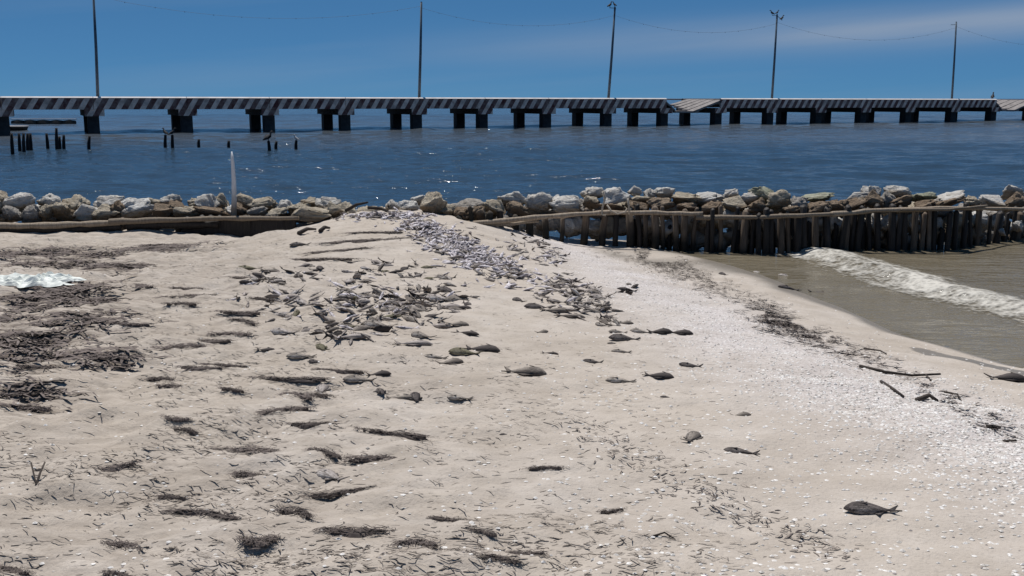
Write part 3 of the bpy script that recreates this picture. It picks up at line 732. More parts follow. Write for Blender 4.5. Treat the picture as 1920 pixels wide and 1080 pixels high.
# bags packed in behind, seen only in slivers between the stakes and over the top
pk = {}
for q in range(74):
    px = 880+(q//2)*29+random.uniform(-8, 8)
    if q % 2 and px < 1180: continue
    p = wall_pt(px, random.uniform(414, 430) if q % 2 == 0 else random.uniform(440, 456), .30); s = random.uniform(.36, .5); c = random.choice('wwwwcg' if q % 2 == 0 else 'gbb')
    o = obj('sandbag', bagme(c, q % 11), None, p, (random.uniform(-.2, .2), random.uniform(-.2, .2), random.uniform(-.5, .5)), (s, .34, .34))
    key = (c, q % 2); n = pk.get(key, 0); pk[key] = n+1
    tag(o, f"low {CW[c]} sandbag behind the upright stakes in the {'lowest' if q % 2 else 'middle'} layer, {ORD[n]} from left", 'sandbag', 'sandbags packed behind the stakes')
pk = {}
for q in range(50):
    px = -30+q*40+random.uniform(-9, 9)
    p = wall_pt(px, 398 if px > 900 else 404, .62); s = random.uniform(.40, .55); c = random.choice('wcg')
    o = obj('sandbag', bagme(c, (q*3) % 11), None, p, (random.uniform(-.2, .2), random.uniform(-.2, .2), random.uniform(-.5, .5)), (s, .42, .34))
    n = pk.get(c, 0); pk[c] = n+1
    tag(o, f"half hidden {CW[c]} sandbag on the seaward side of the wall, {ORD[n]} from left", 'sandbag', 'sandbags on the seaward side')
# two pale bags that have slid to the water at the right end
for (px, py, w, h, lb) in ((1877, 436, 20, 16, 'small white sandbag wedged low between the stakes at the right, left of two'), (1908, 426, 26, 26, 'white sandbag bulging out between the stakes at the right edge')):
    p = wall_pt(px, py, -.08); k = px_per_m(p)
    tag(obj('sandbag', bagme('w', 3), None, p, (.2, .3, .4), (w/k, .2, h/k)), lb, 'sandbag', 'sandbags along the sea wall')

# ------------------------------------------------------------------ fish
def fish_mesh(seed, deep, thick, curl, bloat=0.0, gape=False):
    """one dead fish lying on its side, nose at -x, 1 long: lofted body, forked tail, dorsal, anal and pectoral fins"""
    r = np.random.default_rng(seed)
    thick *= 1.12; us = [0, .03, .08, .16, .26, .38, .50, .62, .73, .80, .84]
    dp = [.05, .26, .48, .78, .97, 1.0, .92, .70, .42, .27, .24]
    tp = [.10, .35, .60, .90, 1.0, .98, .82, .58, .32, .18, .14]
    ns = 10; V = []; F = []
    def bend(x, y, z):
        a = curl*(x+.1); c, s = math.cos(a), math.sin(a)
        return (x*math.cos(a*.5), y*c+x*math.sin(a*.5)*.9, z+abs(x)**2*abs(curl)*.05)
    for u, d_, t_ in zip(us, dp, tp):
        for k in range(ns):
            w = 2*math.pi*k/ns
            y = math.cos(w)*d_*deep*.5; z = math.sin(w)*t_*thick*.5
            if bloat and .2 < u < .6: z *= 1+bloat*math.sin((u-.2)/.4*math.pi); y -= bloat*.02
            if math.sin(w) < 0: z *= .45
            V.append(bend(u-.5, y*(1+.05*r.normal()), z+thick*.16))
    n = len(us)
    for i in range(n-1):
        for k in range(ns):
            k2 = (k+1) % ns; F.append((i*ns+k, (i+1)*ns+k, (i+1)*ns+k2, i*ns+k2))
    F.append(tuple(range(ns))); F.append(tuple(range((n-1)*ns, n*ns))[::-1])
    def fin(pl, th):
        b = len(V); m_ = len(pl)
        for s in (1, -1):
            for (x, y, z) in pl: V.append(bend(x, y, z+s*th))
        F.append(tuple(b+i for i in range(m_))); F.append(tuple(b+m_+i for i in range(m_))[::-1])
        for i in range(m_): F.append((b+i, b+m_+i, b+m_+(i+1) % m_, b+(i+1) % m_))
    zc = thick*.14; q = r.uniform(.6, 1.2)
    fin([(.335, -.03, zc), (.53, -.20*q, zc+.05), (.43, .0, zc), (.54, .21*q, zc+.03), (.335, .03, zc)], .009)
    fin([(-.22, deep*.46, zc), (-.17, deep*.5+.07*q, zc+.02), (.0, deep*.5+.05, zc), (.16, deep*.3+.03, zc), (.10, deep*.32, zc)], .006)
    fin([(.04, -deep*.44, zc), (.10, -deep*.42-.06, zc), (.20, -deep*.22-.02, zc), (.16, -deep*.2, zc)], .006)
    fin([(-.24, -.02, thick*.62), (-.10, -.09*q, thick*.72), (-.08, -.02, thick*.74)], .005)
    return V, F
FSH = [fish_mesh(1, .31, .20, .1), fish_mesh(2, .24, .17, -.3), fish_mesh(3, .34, .20, .25, .12), fish_mesh(4, .19, .15, .6), fish_mesh(5, .38, .19, -.1, .18), fish_mesh(6, .26, .19, -.8), fish_mesh(7, .30, .18, 1.0)]
FME = {(s, c): mesh('dead_fish', *FSH[s], FM[c], True) for s in range(7) for c in FM}
EV, EF = tube([(0, 0, -.3), (0, 0, .2), (0, 0, .5)], [1, .85, .3], 7); EME = mesh('eye', EV, EF, M_EYE, True)
ETH = [v*1.05 for v in (.22, .19, .24, .18, .26, .21, .2)]
def lay(o, p, yaw, pitch=0.0, roll=0.0):
    e = .06
    n = Vector((float(h_base(p.x-e, p.y)-h_base(p.x+e, p.y)), float(h_base(p.x, p.y-e)-h_base(p.x, p.y+e)), 2*e)).normalized()
    q = Vector((0, 0, 1)).rotation_difference(n) @ Matrix.Rotation(yaw, 3, 'Z').to_quaternion() @ Matrix.Rotation(pitch, 3, 'Y').to_quaternion() @ Matrix.Rotation(roll, 3, 'X').to_quaternion()
    o.rotation_mode = 'QUATERNION'; o.rotation_quaternion = q
def put_fish(p, length, yaw, shape, colour, label, group, eye=False, lift=0.0, pitch=0.0, roll=0.0, fat=1.0):
    o = obj('dead_fish', FME[shape, colour], None, (p.x, p.y, p.z+lift-.004), (0, 0, 0), (length, length*fat, length*fat))
    lay(o, p, yaw, pitch, roll); tag(o, label, 'fish', group)
    if eye:
        e = obj('eye', EME, o, (-.43, .012, ETH[shape]*.30), (0, 0, 0), (.020, .020, .020))
    return o
# px x, px y, px length, degrees (0: head to the left), shape, colour, label
BIG = [(1633, 957, 92, 6, 0, 'dark', 'plump dark brown fish lying alone at the lower right, tail to the right'),
       (1388, 848, 62, 12, 1, 'dark', 'dark slender fish right of the banded round fish, tail pointing right'),
       (1298, 820, 40, 118, 4, 'grey', 'stubby fish with a pale stripe turned end on, left of the dark slender fish'),
       (1390, 778, 36, 170, 2, 'grey', 'small rounded fish alone above the stubby end on fish'),
       (1250, 744, 22, 20, 1, 'dark', 'tiny dark fish below the arrow shaped fish'),
       (1236, 707, 50, 200, 0, 'dark', 'arrow shaped dark fish with its tail to the left'),
       (1163, 715, 52, 5, 1, 'grey', 'low grey fish with a long tail left of the arrow shaped fish'),
       (1294, 686, 40, 15, 6, 'dark', 'bent dark fish with raised tail right of the arrow shaped fish'),
       (1164, 659, 36, 0, 1, 'grey', 'small smooth grey fish lying below the long row of fish'),
       (1111, 679, 36, 10, 6, 'dark', 'small curled dark fish above the long tailed grey fish'),
       (985, 700, 78, 190, 0, 'grey', 'large grey fish lying alone at centre with its dark head to the right'),
       (1032, 662, 30, 195, 3, 'dark', 'thin stick like dark fish right of the fish pair'),
       (1888, 711, 72, 185, 2, 'dark', 'big ribbed dark fish at the right edge beside the wet sand'),
       (1478, 541, 44, 0, 1, 'dark', 'dark fish at the waterline, left of two under the pale bag'),
       (1536, 548, 54, 190, 3, 'dark', 'long dark fish at the waterline, right of two'),
       (618, 893, 56, 35, 4, 'pale', 'fat pale fish with dark underside lying alone at lower left of centre'),
       (860, 749, 46, 5, 1, 'grey', 'grey fish with a thin trailing tail right of the fish cross'),
       (779, 747, 34, 80, 2, 'dark', 'dark headed fish crossing another fish, end on'),
       (752, 746, 50, 175, 3, 'grey', 'slim grey fish lying crosswise under the dark headed fish'),
       (714, 735, 20, 60, 4, 'dark', 'small round dark fish left of the fish cross'),
       (672, 713, 56, 5, 0, 'grey', 'grey fish left of the shaggy fish on the sand ridge'),
       (711, 702, 42, 170, 2, 'dark', 'shaggy dark fish right of the grey fish on the sand ridge'),
       (604, 730, 28, 85, 4, 'pale', 'pale round bellied fish standing out beside dark weed'),
       (947, 813, 20, 0, 1, 'dark', 'tiny dark fish beside a pale shell below the grey centre fish'),
       (905, 657, 62, 195, 0, 'dark', 'long dark fish, right one of a touching pair'),
       (870, 663, 56, 10, 2, 'olive', 'greenish fish, left one of a touching pair'),
       (845, 680, 44, 155, 4, 'grey', 'stubby grey fish below the touching pair'),
       (815, 670, 44, 5, 1, 'grey', 'grey fish with its tail towards the left of the stubby fish'),
       (877, 625, 44, 205, 3, 'dark', 'dark curved fish at the right end of the upper arc of fish'),
       (823, 612, 44, 185, 1, 'pale', 'pale slim fish in the middle of the upper arc of fish'),
       (858, 609, 40, 180, 0, 'grey', 'grey fish near the right end of the upper arc of fish'),
       (790, 630, 40, 30, 2, 'grey', 'grey fish heaped at the left end of the upper arc'),
       (776, 645, 72, 180, 3, 'pale', 'long low pale fish under the arc of fish'),
       (707, 612, 60, 10, 2, 'grey', 'big grey fish with raised dark head left of the arc'),
       (660, 632, 68, 170, 3, 'pale', 'long pale fish stretched left of the big grey fish'),
       (708, 628, 40, 5, 1, 'pale', 'pale fish tucked under the big grey fish'),
       (602, 621, 26, 20, 4, 'dark', 'small dark fish alone left of the long pale fish'),
       (530, 624, 48, 8, 2, 'pale', 'pale bellied fish on a dark fish at the far left of the scatter'),
       (498, 657, 36, 185, 1, 'dark', 'dark slim fish lowest at the left of the scatter'),
       (563, 669, 50, 0, 0, 'grey', 'grey fish beside the yellowish fish'),
       (602, 652, 34, 60, 4, 'olive', 'yellowish fish sticking up beside the grey fish'),
       (592, 678, 30, 15, 6, 'dark', 'small bent dark fish below the yellowish fish'),
       (1170, 636, 54, 5, 2, 'dark', 'dark fish with a tapering tail below the row of fish'),
       (1150, 643, 22, 0, 1, 'grey', 'small grey fish left of the tapering dark fish'),
       (1200, 622, 36, 10, 0, 'grey', 'left fish of the row of three touching fish'),
       (1238, 623, 44, 175, 2, 'dark', 'middle fish of the row of three touching fish'),
       (1276, 625, 44, 185, 0, 'dark', 'right dark fish of the row of three touching fish'),
       (1158, 622, 32, 5, 1, 'grey', 'slim grey fish just left of the touching row of three'),
       (1128, 610, 26, 40, 6, 'grey', 'small curled fish up left of the touching row'),
       (1172, 606, 30, 170, 2, 'grey', 'small grey fish just above the touching row'),
       (1017, 622, 22, 150, 4, 'grey', 'small round fish alone above the stick like fish'),
       (972, 563, 24, 50, 4, 'dark', 'small dark round fish right of the central scatter'),
       (1008, 577, 48, 5, 0, 'dark', 'dark fish at the left of the arc beside the right cluster'),
       (1040, 583, 48, 185, 1, 'grey', 'grey fish in the middle of the arc beside the right cluster'),
       (1070, 593, 52, 190, 3, 'grey', 'long grey fish at the right of the arc beside the right cluster'),
       (866, 577, 34, 200, 1, 'dark', 'dark fish at the right tip of the central scatter'),
       (838, 546, 36, 40, 4, 'dark', 'dark topped fish on the right heap of the central scatter'),
       (822, 562, 60, 5, 2, 'pale', 'broad pale fish on the right heap of the central scatter'),
       (838, 577, 52, 180, 1, 'pale', 'pale fish with dark edge below the broad pale fish'),
       (777, 583, 64, 5, 0, 'grey', 'long grey fish tail left below the right heap'),
       (600, 504, 30, 70, 4, 'dark', 'dark humped fish at the upper left of the scatter'),
       (466, 504, 44, 5, 1, 'olive', 'olive fish alone at the far upper left'),
       (562, 459, 36, 0, 1, 'dark', 'small dark fish alone on the slope below the left boards'),
       (1423, 512, 20, 30, 4, 'pale', 'small pale fish at the edge of the wet sand'),
       (1355, 514, 18, 70, 4, 'dark', 'tiny dark fish above the right weed line'),
       (1476, 518, 32, 10, 1, 'pale', 'pale rock modelled as a fish in the shallows behind the two dark waterline fish')]  # last entry is a pale rock given a fish mesh and category
nfish = 0; SHW = ['full', 'slim', 'deep', 'thin', 'round', 'bent', 'curled']
for (px, py, ln, a, s, c, lb) in BIG:
    if not ln: continue
    p = ground(px, py); k = px_per_m(p); ya = math.radians(a)
    d = ray(px, py); gr = -d.z/math.hypot(d.x, d.y)           # foreshortening along the view
    f = math.sqrt(math.cos(ya)**2+(math.sin(ya)*max(gr, .2)*1.3)**2)
    L_ = min(max(ln/k/f*1.08, .055), .26)
    if abs(math.sin(ya)) > .75: L_ = min(L_, .15)
    put_fish(p, L_, -ya, s, c, lb, 'scattered dead fish', ln > 30, fat=1.28 if s != 3 else 1.15); nfish += 1
# crowds: (centre px, radii px, tilt deg, number, label, colours, heap height)
CROWD = [((878, 478), (125, 26), 24, 30, 'in the dense pile below the mound crest', 'ppppggd', .05),
         ((800, 432), (70, 14), 28, 8, 'strewn on the crest by the wall', 'ppggd', .02),
         ((960, 512), (40, 10), 15, 10, 'trailing off the dense pile', 'pgd', .0),
         ((630, 545), (195, 46), 3, 54, 'in the loose scatter at left', 'ppggd', .0),
         ((650, 590), (155, 36), -3, 34, 'at the lower left of the scatter', 'ppggdo', .0),
         ((795, 552), (95, 42), 4, 26, 'around the middle heap', 'pggd', .008),
         ((500, 525), (30, 20), 20, 8, 'in the small left knot', 'pggd', .015),
         ((750, 505), (110, 14), 6, 14, 'thinly spread above the central scatter', 'pgdo', .0),
         ((1015, 470), (50, 22), 22, 12, 'spread right of the dense pile', 'pgd', .0),
         ((1090, 545), (55, 24), 25, 20, 'in the right hand cluster on pale sand', 'pggd', .0),
         ((1135, 590), (50, 16), 25, 12, 'between the right cluster and the touching row', 'pggd', .0),
         ((1178, 545), (18, 14), 20, 5, 'in the small right knot', 'gd', .0),
         ((690, 625), (150, 25), 0, 6, 'straying along the lower edge of the scatter', 'gd', .0)]
CC = {'p': 'pale', 'g': 'grey', 'd': 'dark', 'o': 'olive'}
for (cx, cy), (rx, ry), tl, n, lb, cs, hp in CROWD:
    t = math.radians(tl)
    for q in range(n):
        if nfish >= 300: break
        r = math.sqrt(random.random()) if hp == 0 else random.random()**.7
        w = random.uniform(0, 6.283); u, v = rx*r*math.cos(w), ry*r*math.sin(w)
        px, py = cx+u*math.cos(t)-v*math.sin(t), cy+u*math.sin(t)+v*math.cos(t)
        p = ground(px, py); L_ = random.uniform(.135, .225)*(.85 if hp > .03 else 1)
        yaw = random.gauss(0, .75)+(math.pi if random.random() < .5 else 0)
        cc = CC[random.choice(cs)]; sh = random.randrange(7)
        lab = f"{'long' if L_ > .17 else 'short'} {cc} {SHW[sh]} fish, head {'left' if math.cos(yaw) > 0 else 'right'}, {lb}"
        put_fish(p, L_, yaw, sh, cc, lab, 'dead fish '+lb, False, hp*(1-r)*random.random(), random.gauss(0, .3), random.gauss(0, .6)); nfish += 1
dup = {}
for o in COL.objects:
    if o.get('category') == 'fish': dup.setdefault(o['label'], []).append(o)
for lb, os_ in dup.items():
    if len(os_) < 2: continue
    os_.sort(key=lambda o: o.location.x/max(o.location.y, .1))
    for k, o in enumerate(os_):
        o['label'] = ('left' if k == 0 else 'right' if k == len(os_)-1 else 'middle' if len(os_) == 3 else ORD[k])+' '+lb
# the rest of the pile: too many to pick apart
HV = []; HF = []; HI = []
SMALL = []
cols = list(FM)
for q in range(1260):
    r = min(abs(random.gauss(0, .58)), 1.5) if q < 980 else math.sqrt(random.random()); w = random.uniform(0, 6.283)
    if q < 640: cx, cy, rx, ry, t = 872, 472, 150, 33, math.radians(24)
    elif q < 850: cx, cy, rx, ry, t = 800, 428, 110, 20, math.radians(28)
    elif q < 980: cx, cy, rx, ry, t = 710, 406, 120, 9, 0.0
    else: cx, cy, rx, ry, t = random.choice(((610, 560, 190, 52, 0.0), (690, 590, 170, 50, 0.0), (760, 550, 130, 44, 0.0), (1075, 560, 80, 36, .3), (1090, 550, 60, 28, .4), (1000, 468, 60, 24, .35)))
    u, v = rx*r*math.cos(w), ry*r*math.sin(w)
    p = ground(cx+u*math.cos(t)-v*math.sin(t), cy+u*math.sin(t)+v*math.cos(t))
    if p.y > 15: continue
    s = random.randrange(7) if q < 980 else random.choice((0, 1, 3, 3, 5)); L_ = random.uniform(.10, .18); yaw = random.uniform(0, 6.28)
    Mx = Matrix.Translation((p.x, p.y, p.z+random.uniform(0, .04)*(1-r))) @ Matrix.Rotation(yaw, 4, 'Z') @ Matrix.Rotation(random.uniform(-.5, .5), 4, 'Y') @ Matrix.Rotation(random.uniform(-.9, .9), 4, 'X') @ Matrix.Diagonal((L_*1.15, L_*.8, L_*.8, 1))
    b = len(HV); V, F = FSH[s]
    HV += [Mx @ Vector(v_) for v_ in V]; HF += [tuple(i+b for i in f) for f in F]; HI += [random.choice((0, 1, 2, 2, 2)) if q < 980 else random.choice((0, 0, 0, 1))]*len(F)
m = Mat('heap_fish_skin', .55, .3); m.col(m.ramp(m.noise(14, 5, .7), [(.34, (.07, .06, .065)), (.46, (.36, .325, .335)), (.62, (.66, .61, .615))])); HM0 = m.m
m = Mat('heap_fish_skin_dark', .6, .3); m.col(m.ramp(m.noise(14, 4), [(.34, (.055, .045, .04)), (.66, (.33, .285, .25))])); HM1 = m.m
tag(obj('fish_heap', mesh('fish_heap', HV, HF, [HM1, HM0, HM0], True, HI)), kind='stuff')

# ------------------------------------------------------------------ seaweed
def ribbon(V, F, p, yaw, ln, wd, lift, curl, segs=3):
    a = yaw; q = Vector(p); b = len(V)
    for i in range(segs+1):
        t = i/segs; dx, dy = math.cos(a), math.sin(a); z = lift*math.sin(t*math.pi)
        ww = wd*(.6+.4*math.sin(t*math.pi))
        V.append((q.x-dy*ww, q.y+dx*ww, q.z+z)); V.append((q.x+dy*ww, q.y-dx*ww, q.z+z+ww*.4))
        q = q+Vector((dx, dy, 0))*(ln/segs); a += curl/segs
    for i in range(segs): F.append((b+2*i, b+2*i+1, b+2*i+3, b+2*i+2))
def clump_mesh(seed):
    """a smear of dried seagrass about 1 long: small ragged pads along a wandering spine, blades trailing off"""
    random.seed(seed); V = []; F = []
    nb = random.randint(7, 11); a = random.uniform(-.4, .4); x0 = -.42; y0 = random.uniform(-.12, .12); core = []
    for k in range(nb):
        t = k/(nb-1); core.append((x0+.84*t+random.gauss(0, .03), y0+.16*math.sin(a*3+t*3.5)+random.gauss(0, .04), (.024+.066*math.sin(math.pi*min(1, t*random.uniform(.8, 1.2))))*random.uniform(.5, 1.4)))
    V, F = tube([(c_[0], c_[1], .004) for c_ in core], .014, 5)
    for (cx, cy, cr) in core:
        b = len(V); K = 9; V.append((cx, cy, .05*random.uniform(.5, 1.3)))
        R1 = [cr*random.uniform(.4, 1.5) for _ in range(K)]
        for k in range(K):
            w = 2*math.pi*k/K; V.append((cx+R1[k]*math.cos(w)*1.5, cy+R1[k]*math.sin(w), .030*random.uniform(.2, 1.5)))
        for k in range(K):
            w = 2*math.pi*k/K; V.append((cx+R1[k]*1.5*math.cos(w)*1.5, cy+R1[k]*1.5*math.sin(w), -.035))
        for k in range(K):
            k2 = (k+1) % K; F.append((b, b+1+k, b+1+k2)); F.append((b+1+k, b+1+K+k, b+1+K+k2, b+1+k2))
    for q in range(230):
        cx, cy, cr = random.choice(core); g = 1.2 if q < 150 else 2.0
        ribbon(V, F, (cx+random.gauss(0, cr*g*1.3), cy+random.gauss(0, cr*g), random.uniform(0, .05)), random.gauss(0, .5)+(math.pi if random.random() < .5 else 0), random.uniform(.06, .30), random.uniform(.005, .013), random.uniform(.0, .035), random.gauss(0, 1.3))
    return V, F
CLM = [mesh('seaweed_clump', *clump_mesh(500+k), M_WEED) for k in range(12)]
random.seed(99)
CL = [(470, 846, 110, 24), (465, 892, 52, 26), (210, 876, 84, 18), (320, 934, 48, 10), (392, 966, 140, 24), (230, 1026, 82, 26), (490, 1012, 64, 34), (612, 850, 62, 22), (712, 863, 104, 22), (642, 926, 100, 18), (556, 962, 62, 30), (672, 996, 122, 30),
      (832, 976, 72, 15), (905, 1001, 52, 16), (782, 1020, 72, 30), (920, 1050, 92, 26), (990, 1038, 64, 20), (330, 789, 52, 13), (346, 808, 46, 11), (540, 771, 84, 18), (582, 796, 62, 9), (742, 813, 124, 11), (592, 742, 40, 18), (560, 742, 62, 18),
      (550, 711, 124, 9), (640, 697, 90, 7), (342, 653, 72, 14), (210, 671, 104, 17), (84, 736, 112, 15), (40, 766, 92, 16), (300, 712, 42, 14), (322, 726, 42, 11), (436, 731, 42, 9), (434, 628, 70, 11), (420, 686, 72, 8), (460, 604, 62, 9),
      (345, 570, 52, 9), (352, 541, 62, 8), (350, 557, 82, 8), (272, 536, 42, 11), (310, 460, 90, 16), (230, 500, 90, 14), (60, 690, 110, 14), (180, 566, 60, 18), (225, 1078, 60, 20), (30, 1070, 60, 20), (690, 452, 150, 8), (640, 470, 110, 7), (605, 487, 100, 8), (705, 437, 90, 7), (440, 522, 60, 7), (480, 561, 70, 8), (452, 586, 74, 8), (400, 640, 60, 7), (380, 690, 70, 7), (250, 610, 60, 7), (1150, 960, 44, 14), (1020, 880, 60, 10)]
RW = [(1010, 2000, 'along the lower edge of the photo'), (940, 1010, 'in the lowest full row'), (870, 940, 'in the row around the fat pale fish'), (780, 870, 'in the middle rows left of centre'), (690, 780, 'level with the dark tongue at far left'), (560, 690, 'below the left fish scatter'), (0, 560, 'on the upper left slope')]
rows_ = {}
for c_ in sorted(CL):
    for lo, hi, nm in RW:
        if lo <= c_[1] < hi: rows_.setdefault(nm, []).append(c_)
i = 0
for nm, lst in rows_.items():
    for j, (px, py, w, h) in enumerate(lst):
        p = ground(px, py); k = px_per_m(p); d = ray(px, py); gr = -d.z/math.hypot(d.x, d.y)
        sx_, sy_ = w/k*1.1, min(h/k/max(gr, .2)*1.0, w/k*1.3)
        o = obj('seaweed_clump', CLM[i % 12], None, (p.x, p.y, p.z+.002), (0, 0, 0), (sx_, max(sy_, .05), min(.30, .16+.22*sx_))); lay(o, p, random.uniform(-.42, .42)+(math.pi if i % 3 == 0 else 0))
        sz = 'broad' if w > 95 else 'narrow' if h <= 11 else 'compact' if w < 66 else 'ragged'
        tag(o, f'{sz} dark dried seaweed clump, {ORD[j]} from left {nm}', 'seaweed', 'seaweed clumps on the sand'); i += 1
# matted seaweed bank at the left, loose litter everywhere: uncountable
V = []; F = []
ar = np.array([c_*d_ for (_, _, c_, d_) in WE]); ar = np.cumsum(ar/ar.sum())
for q in range(9000):
    a, b, c_, d_ = WE[int(np.searchsorted(ar, random.random()))]
    x_, y_ = a+random.gauss(0, .52)*c_, b+random.gauss(0, .52)*d_
    if y_ > 14.2 or vnoise(x_*4, y_*9, 17) < .40: continue
    ribbon(V, F, (x_, y_, gh(x_, y_)+random.uniform(-.002, .014)), random.gauss(0, .5)+(math.pi if random.random() < .5 else 0), random.uniform(.05, .17), random.uniform(.005, .011), random.uniform(0, .012), random.gauss(0, 1.0), 2)
tag(obj('seaweed_mat', mesh('seaweed_mat', V, F, M_WEED)), kind='stuff')
V = []; F = []; n = 0
while n < 20000:
    y_ = 2.6+random.random()**1.6*11.5; x_ = random.uniform(-.55, .2)*y_*1.05+random.gauss(0, .2)
    lf = 1-float(sst(-1.2, 1.5, x_+.25*(y_-4)))
    cl_ = float(sst(.38, .62, fbm(x_*2.1, y_*3.1, 444, 3)))
    if random.random() > .10+.9*lf*cl_: continue
    n += 1
    ribbon(V, F, (x_, y_, gh(x_, y_)+.001), random.gauss(0, .45), random.uniform(.015, .06), random.uniform(.0012, .0032), random.uniform(0, .004), random.gauss(0, 1.0), 2)
tag(obj('seagrass_litter', mesh('seagrass_litter', V, F, M_LITTER)), kind='stuff')
# wrack line on the right: twigs, weed and chips along the last tide
WR = [(1110, 465), (1190, 470), (1230, 490), (1290, 515), (1350, 540), (1410, 575), (1450, 600), (1500, 622), (1560, 645), (1640, 680), (1730, 725), (1790, 760), (1860, 800), (1920, 830)]
V = []; F = []
for q in range(4600):
    t = random.choice((2.2+random.gauss(0, 1.0), 2.6+random.gauss(0, .9), 5.9+random.gauss(0, .9), random.uniform(0, 12.9), 5.0+random.random()*4)); t = min(max(t, 0), 12.98); i0 = int(t); f_ = t-i0
    px = WR[i0][0]*(1-f_)+WR[i0+1][0]*f_+random.gauss(0, 16); py = WR[i0][1]*(1-f_)+WR[i0+1][1]*f_+random.gauss(0, 11)
    if vnoise(px*.035, py*.08, 12) < (.30 if t < 6 else .34+.014*max(0, t-7)): continue
    p = ground(px, py)
    ribbon(V, F, (p.x, p.y, p.z+random.uniform(-.001, .008)), random.gauss(-.35, .5), random.uniform(.025, .085), random.uniform(.003, .008), random.uniform(.0, .009), random.gauss(0, .9), 2)
for q in range(420):                                    # the fainter line of an older tide, lower centre
    t = random.random(); px = 1080+t*t*120+t*380+random.gauss(0, 24); py = 790+t*250+random.gauss(0, 14)
    p = ground(px, py)
    ribbon(V, F, (p.x, p.y, p.z+.002), random.gauss(-.3, .6), random.uniform(.015, .05), random.uniform(.0015, .004), random.uniform(.0, .010), random.gauss(0, 1.0), 2)
tag(obj('wrack_line', mesh('wrack_line', V, F, M_WEED)), kind='stuff')
# shell fragments and dark chips
def chips(n, dens, mat, name, lo, hi):
    V = []; F = []; k = 0
    while k < n:
        y_ = 2.6+random.random()**1.7*11; x_ = random.uniform(-.56, .56)*y_*1.05
        if random.random() > dens(x_, y_): continue
        z = gh(x_, y_)
        if z < .06: continue
        k += 1; r = random.uniform(lo, hi); a = random.uniform(0, 6.28); b = len(V); asp = random.uniform(.5, 1)
        for q in range(5):
            w = a+q*1.2566; V.append((x_+r*math.cos(w), y_+r*asp*math.sin(w), z+.001))
        V.append((x_, y_, z+r*random.uniform(.3, .8)))
        for q in range(5): F.append((b+q, b+(q+1) % 5, b+5))
    tag(obj(name, mesh(name, V, F, mat)), kind='stuff')
sb = lambda x_, y_: float(shell_band(x_, y_))
chips(11000, lambda x_, y_: (.07+.93*sb(x_, y_)**1.5)*(1 if y_ < 6.3 else .35)*(1 if x_ > .2 else .35), M_SHELL, 'shell_fragments', .004, .013)
chips(1700, lambda x_, y_: .05+.95*sb(x_, y_)**1.5, M_CHIP, 'dark_beach_chips', .003, .009)
# a few bigger sticks
def twig(pts, r, label, branch=None):
    W_ = [ground(a, b)+Vector((0, 0, l)) for a, b, l in pts]; c = W_[0].copy()
    V, F = tube([w-c for w in W_], [r*(1-.5*i/len(W_)) for i in range(len(W_))], 6)
    root = tag(obj('twig', mesh('twig', V, F, M_TWIG, True), None, c), label, 'twig', 'twigs washed up on the sand')
    if branch:
        W2 = [ground(a, b)+Vector((0, 0, l))-c for a, b, l in branch]; V, F = tube(W2, r*.6, 5); obj('side_shoot', mesh('side_shoot', V, F, M_TWIG, True), root)
twig([(68, 909, .0), (76, 898, .03), (86, 886, .05)], .006, 'short dark twig sticking up in a V at the lower left', [(68, 909, .0), (63, 896, .03), (60, 886, .045)])
twig([(1612, 688, .01), (1660, 700, .012), (1710, 706, .012), (1763, 706, .02)], .011, 'long dark stick lying along the right tide line', [(1735, 706, .015), (1745, 714, .005)])
twig([(1652, 716, .005), (1672, 730, .01), (1694, 746, .01)], .010, 'knotted dark twig below the long stick')
twig([(1620, 655, .01), (1650, 660, .015), (1662, 664, .005)], .007, 'thin twig above the long stick near the wet sand')
twig([(1718, 750, .0), (1742, 748, .025), (1758, 752, .0)], .016, 'thick short driftwood piece beside the curved twig')
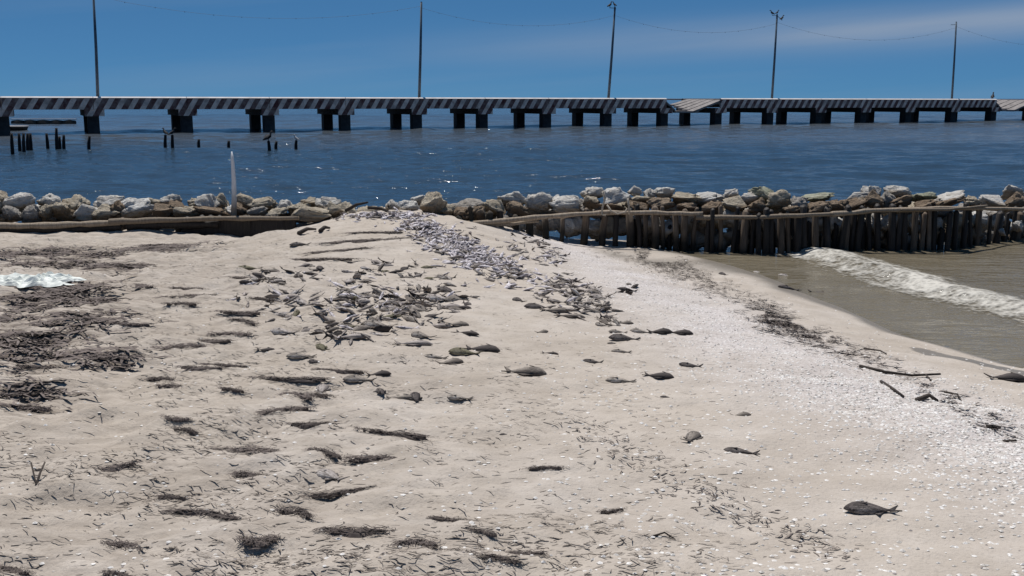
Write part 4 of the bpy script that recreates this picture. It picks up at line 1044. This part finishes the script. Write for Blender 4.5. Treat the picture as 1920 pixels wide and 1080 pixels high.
twig([(1770, 735, .005), (1795, 741, .01), (1803, 752, .0)], .006, 'curved thin twig right of the short driftwood')
twig([(1852, 799, .0), (1862, 806, .02), (1874, 800, .0)], .013, 'curled dark driftwood knot near the right edge')
twig([(1880, 826, .0), (1906, 829, .01)], .007, 'small straight dark twig at the right edge below the driftwood knot')
twig([(1222, 1006, .0), (1246, 1003, .012), (1266, 1010, .0)], .004, 'thin curved twig near the bottom centre right')
# white crumpled plastic at the left
p = ground(60, 528); V = []; F = []; n_ = 30; r5 = np.random.default_rng(5)
for j in range(n_+1):
    for i2 in range(n_+1):
        u, v = i2/n_-.5, j/n_-.5; e = max(0, 1-(abs(u)*2)**4)*max(0, 1-(abs(v)*2)**4)
        V.append((u*.62*(1+.2*math.sin(v*9)+.25*float(vnoise(v*6, u*2, 7))), v*.44*(.7+.6*float(vnoise(u*7, v*2, 5))), e*(.08*abs(float(fbm(np.array([u*9]), np.array([v*9]), 77, 4)[0])-.5)*2+.05*float(fbm(np.array([u*4]), np.array([v*4]), 79, 2)[0])+.01)-.012))
for j in range(n_):
    for i2 in range(n_): a = j*(n_+1)+i2; F.append((a, a+1, a+n_+2, a+n_+1))
tag(obj('plastic_sheet', mesh('plastic_sheet', V, F, M_PLAST), None, (p.x, p.y, p.z+.01), (0, 0, .1)), 'crumpled white plastic sheet on the sand at the far left', 'plastic sheet')
# small debris of planks on the mound crest
for (x0, y0, x1, y1, lb) in ((648, 398, 690, 382, 'grey weathered branch leaning on the mound crest'), (690, 392, 735, 402, 'grey branch lying down the right side of the mound crest'), (600, 436, 618, 430, 'short pale stick on the slope left of the mound'), (560, 440, 592, 432, 'thin dark stick on the slope left of the mound')):
    a, b = ground(x0, y0), ground(x1, y1)
    if y0 < 410: a = wall_pt(x0, y0, .1); b = wall_pt(x1, y1, .0)
    V, F = tube([(0, 0, .02), (b-a)*.5+Vector((0, 0, .05)), (b-a)+Vector((0, 0, .02))], [.028, .024, .014], 6)
    tag(obj('driftwood_branch', mesh('driftwood_branch', V, F, M_TWIG, True), None, a), lb, 'driftwood')
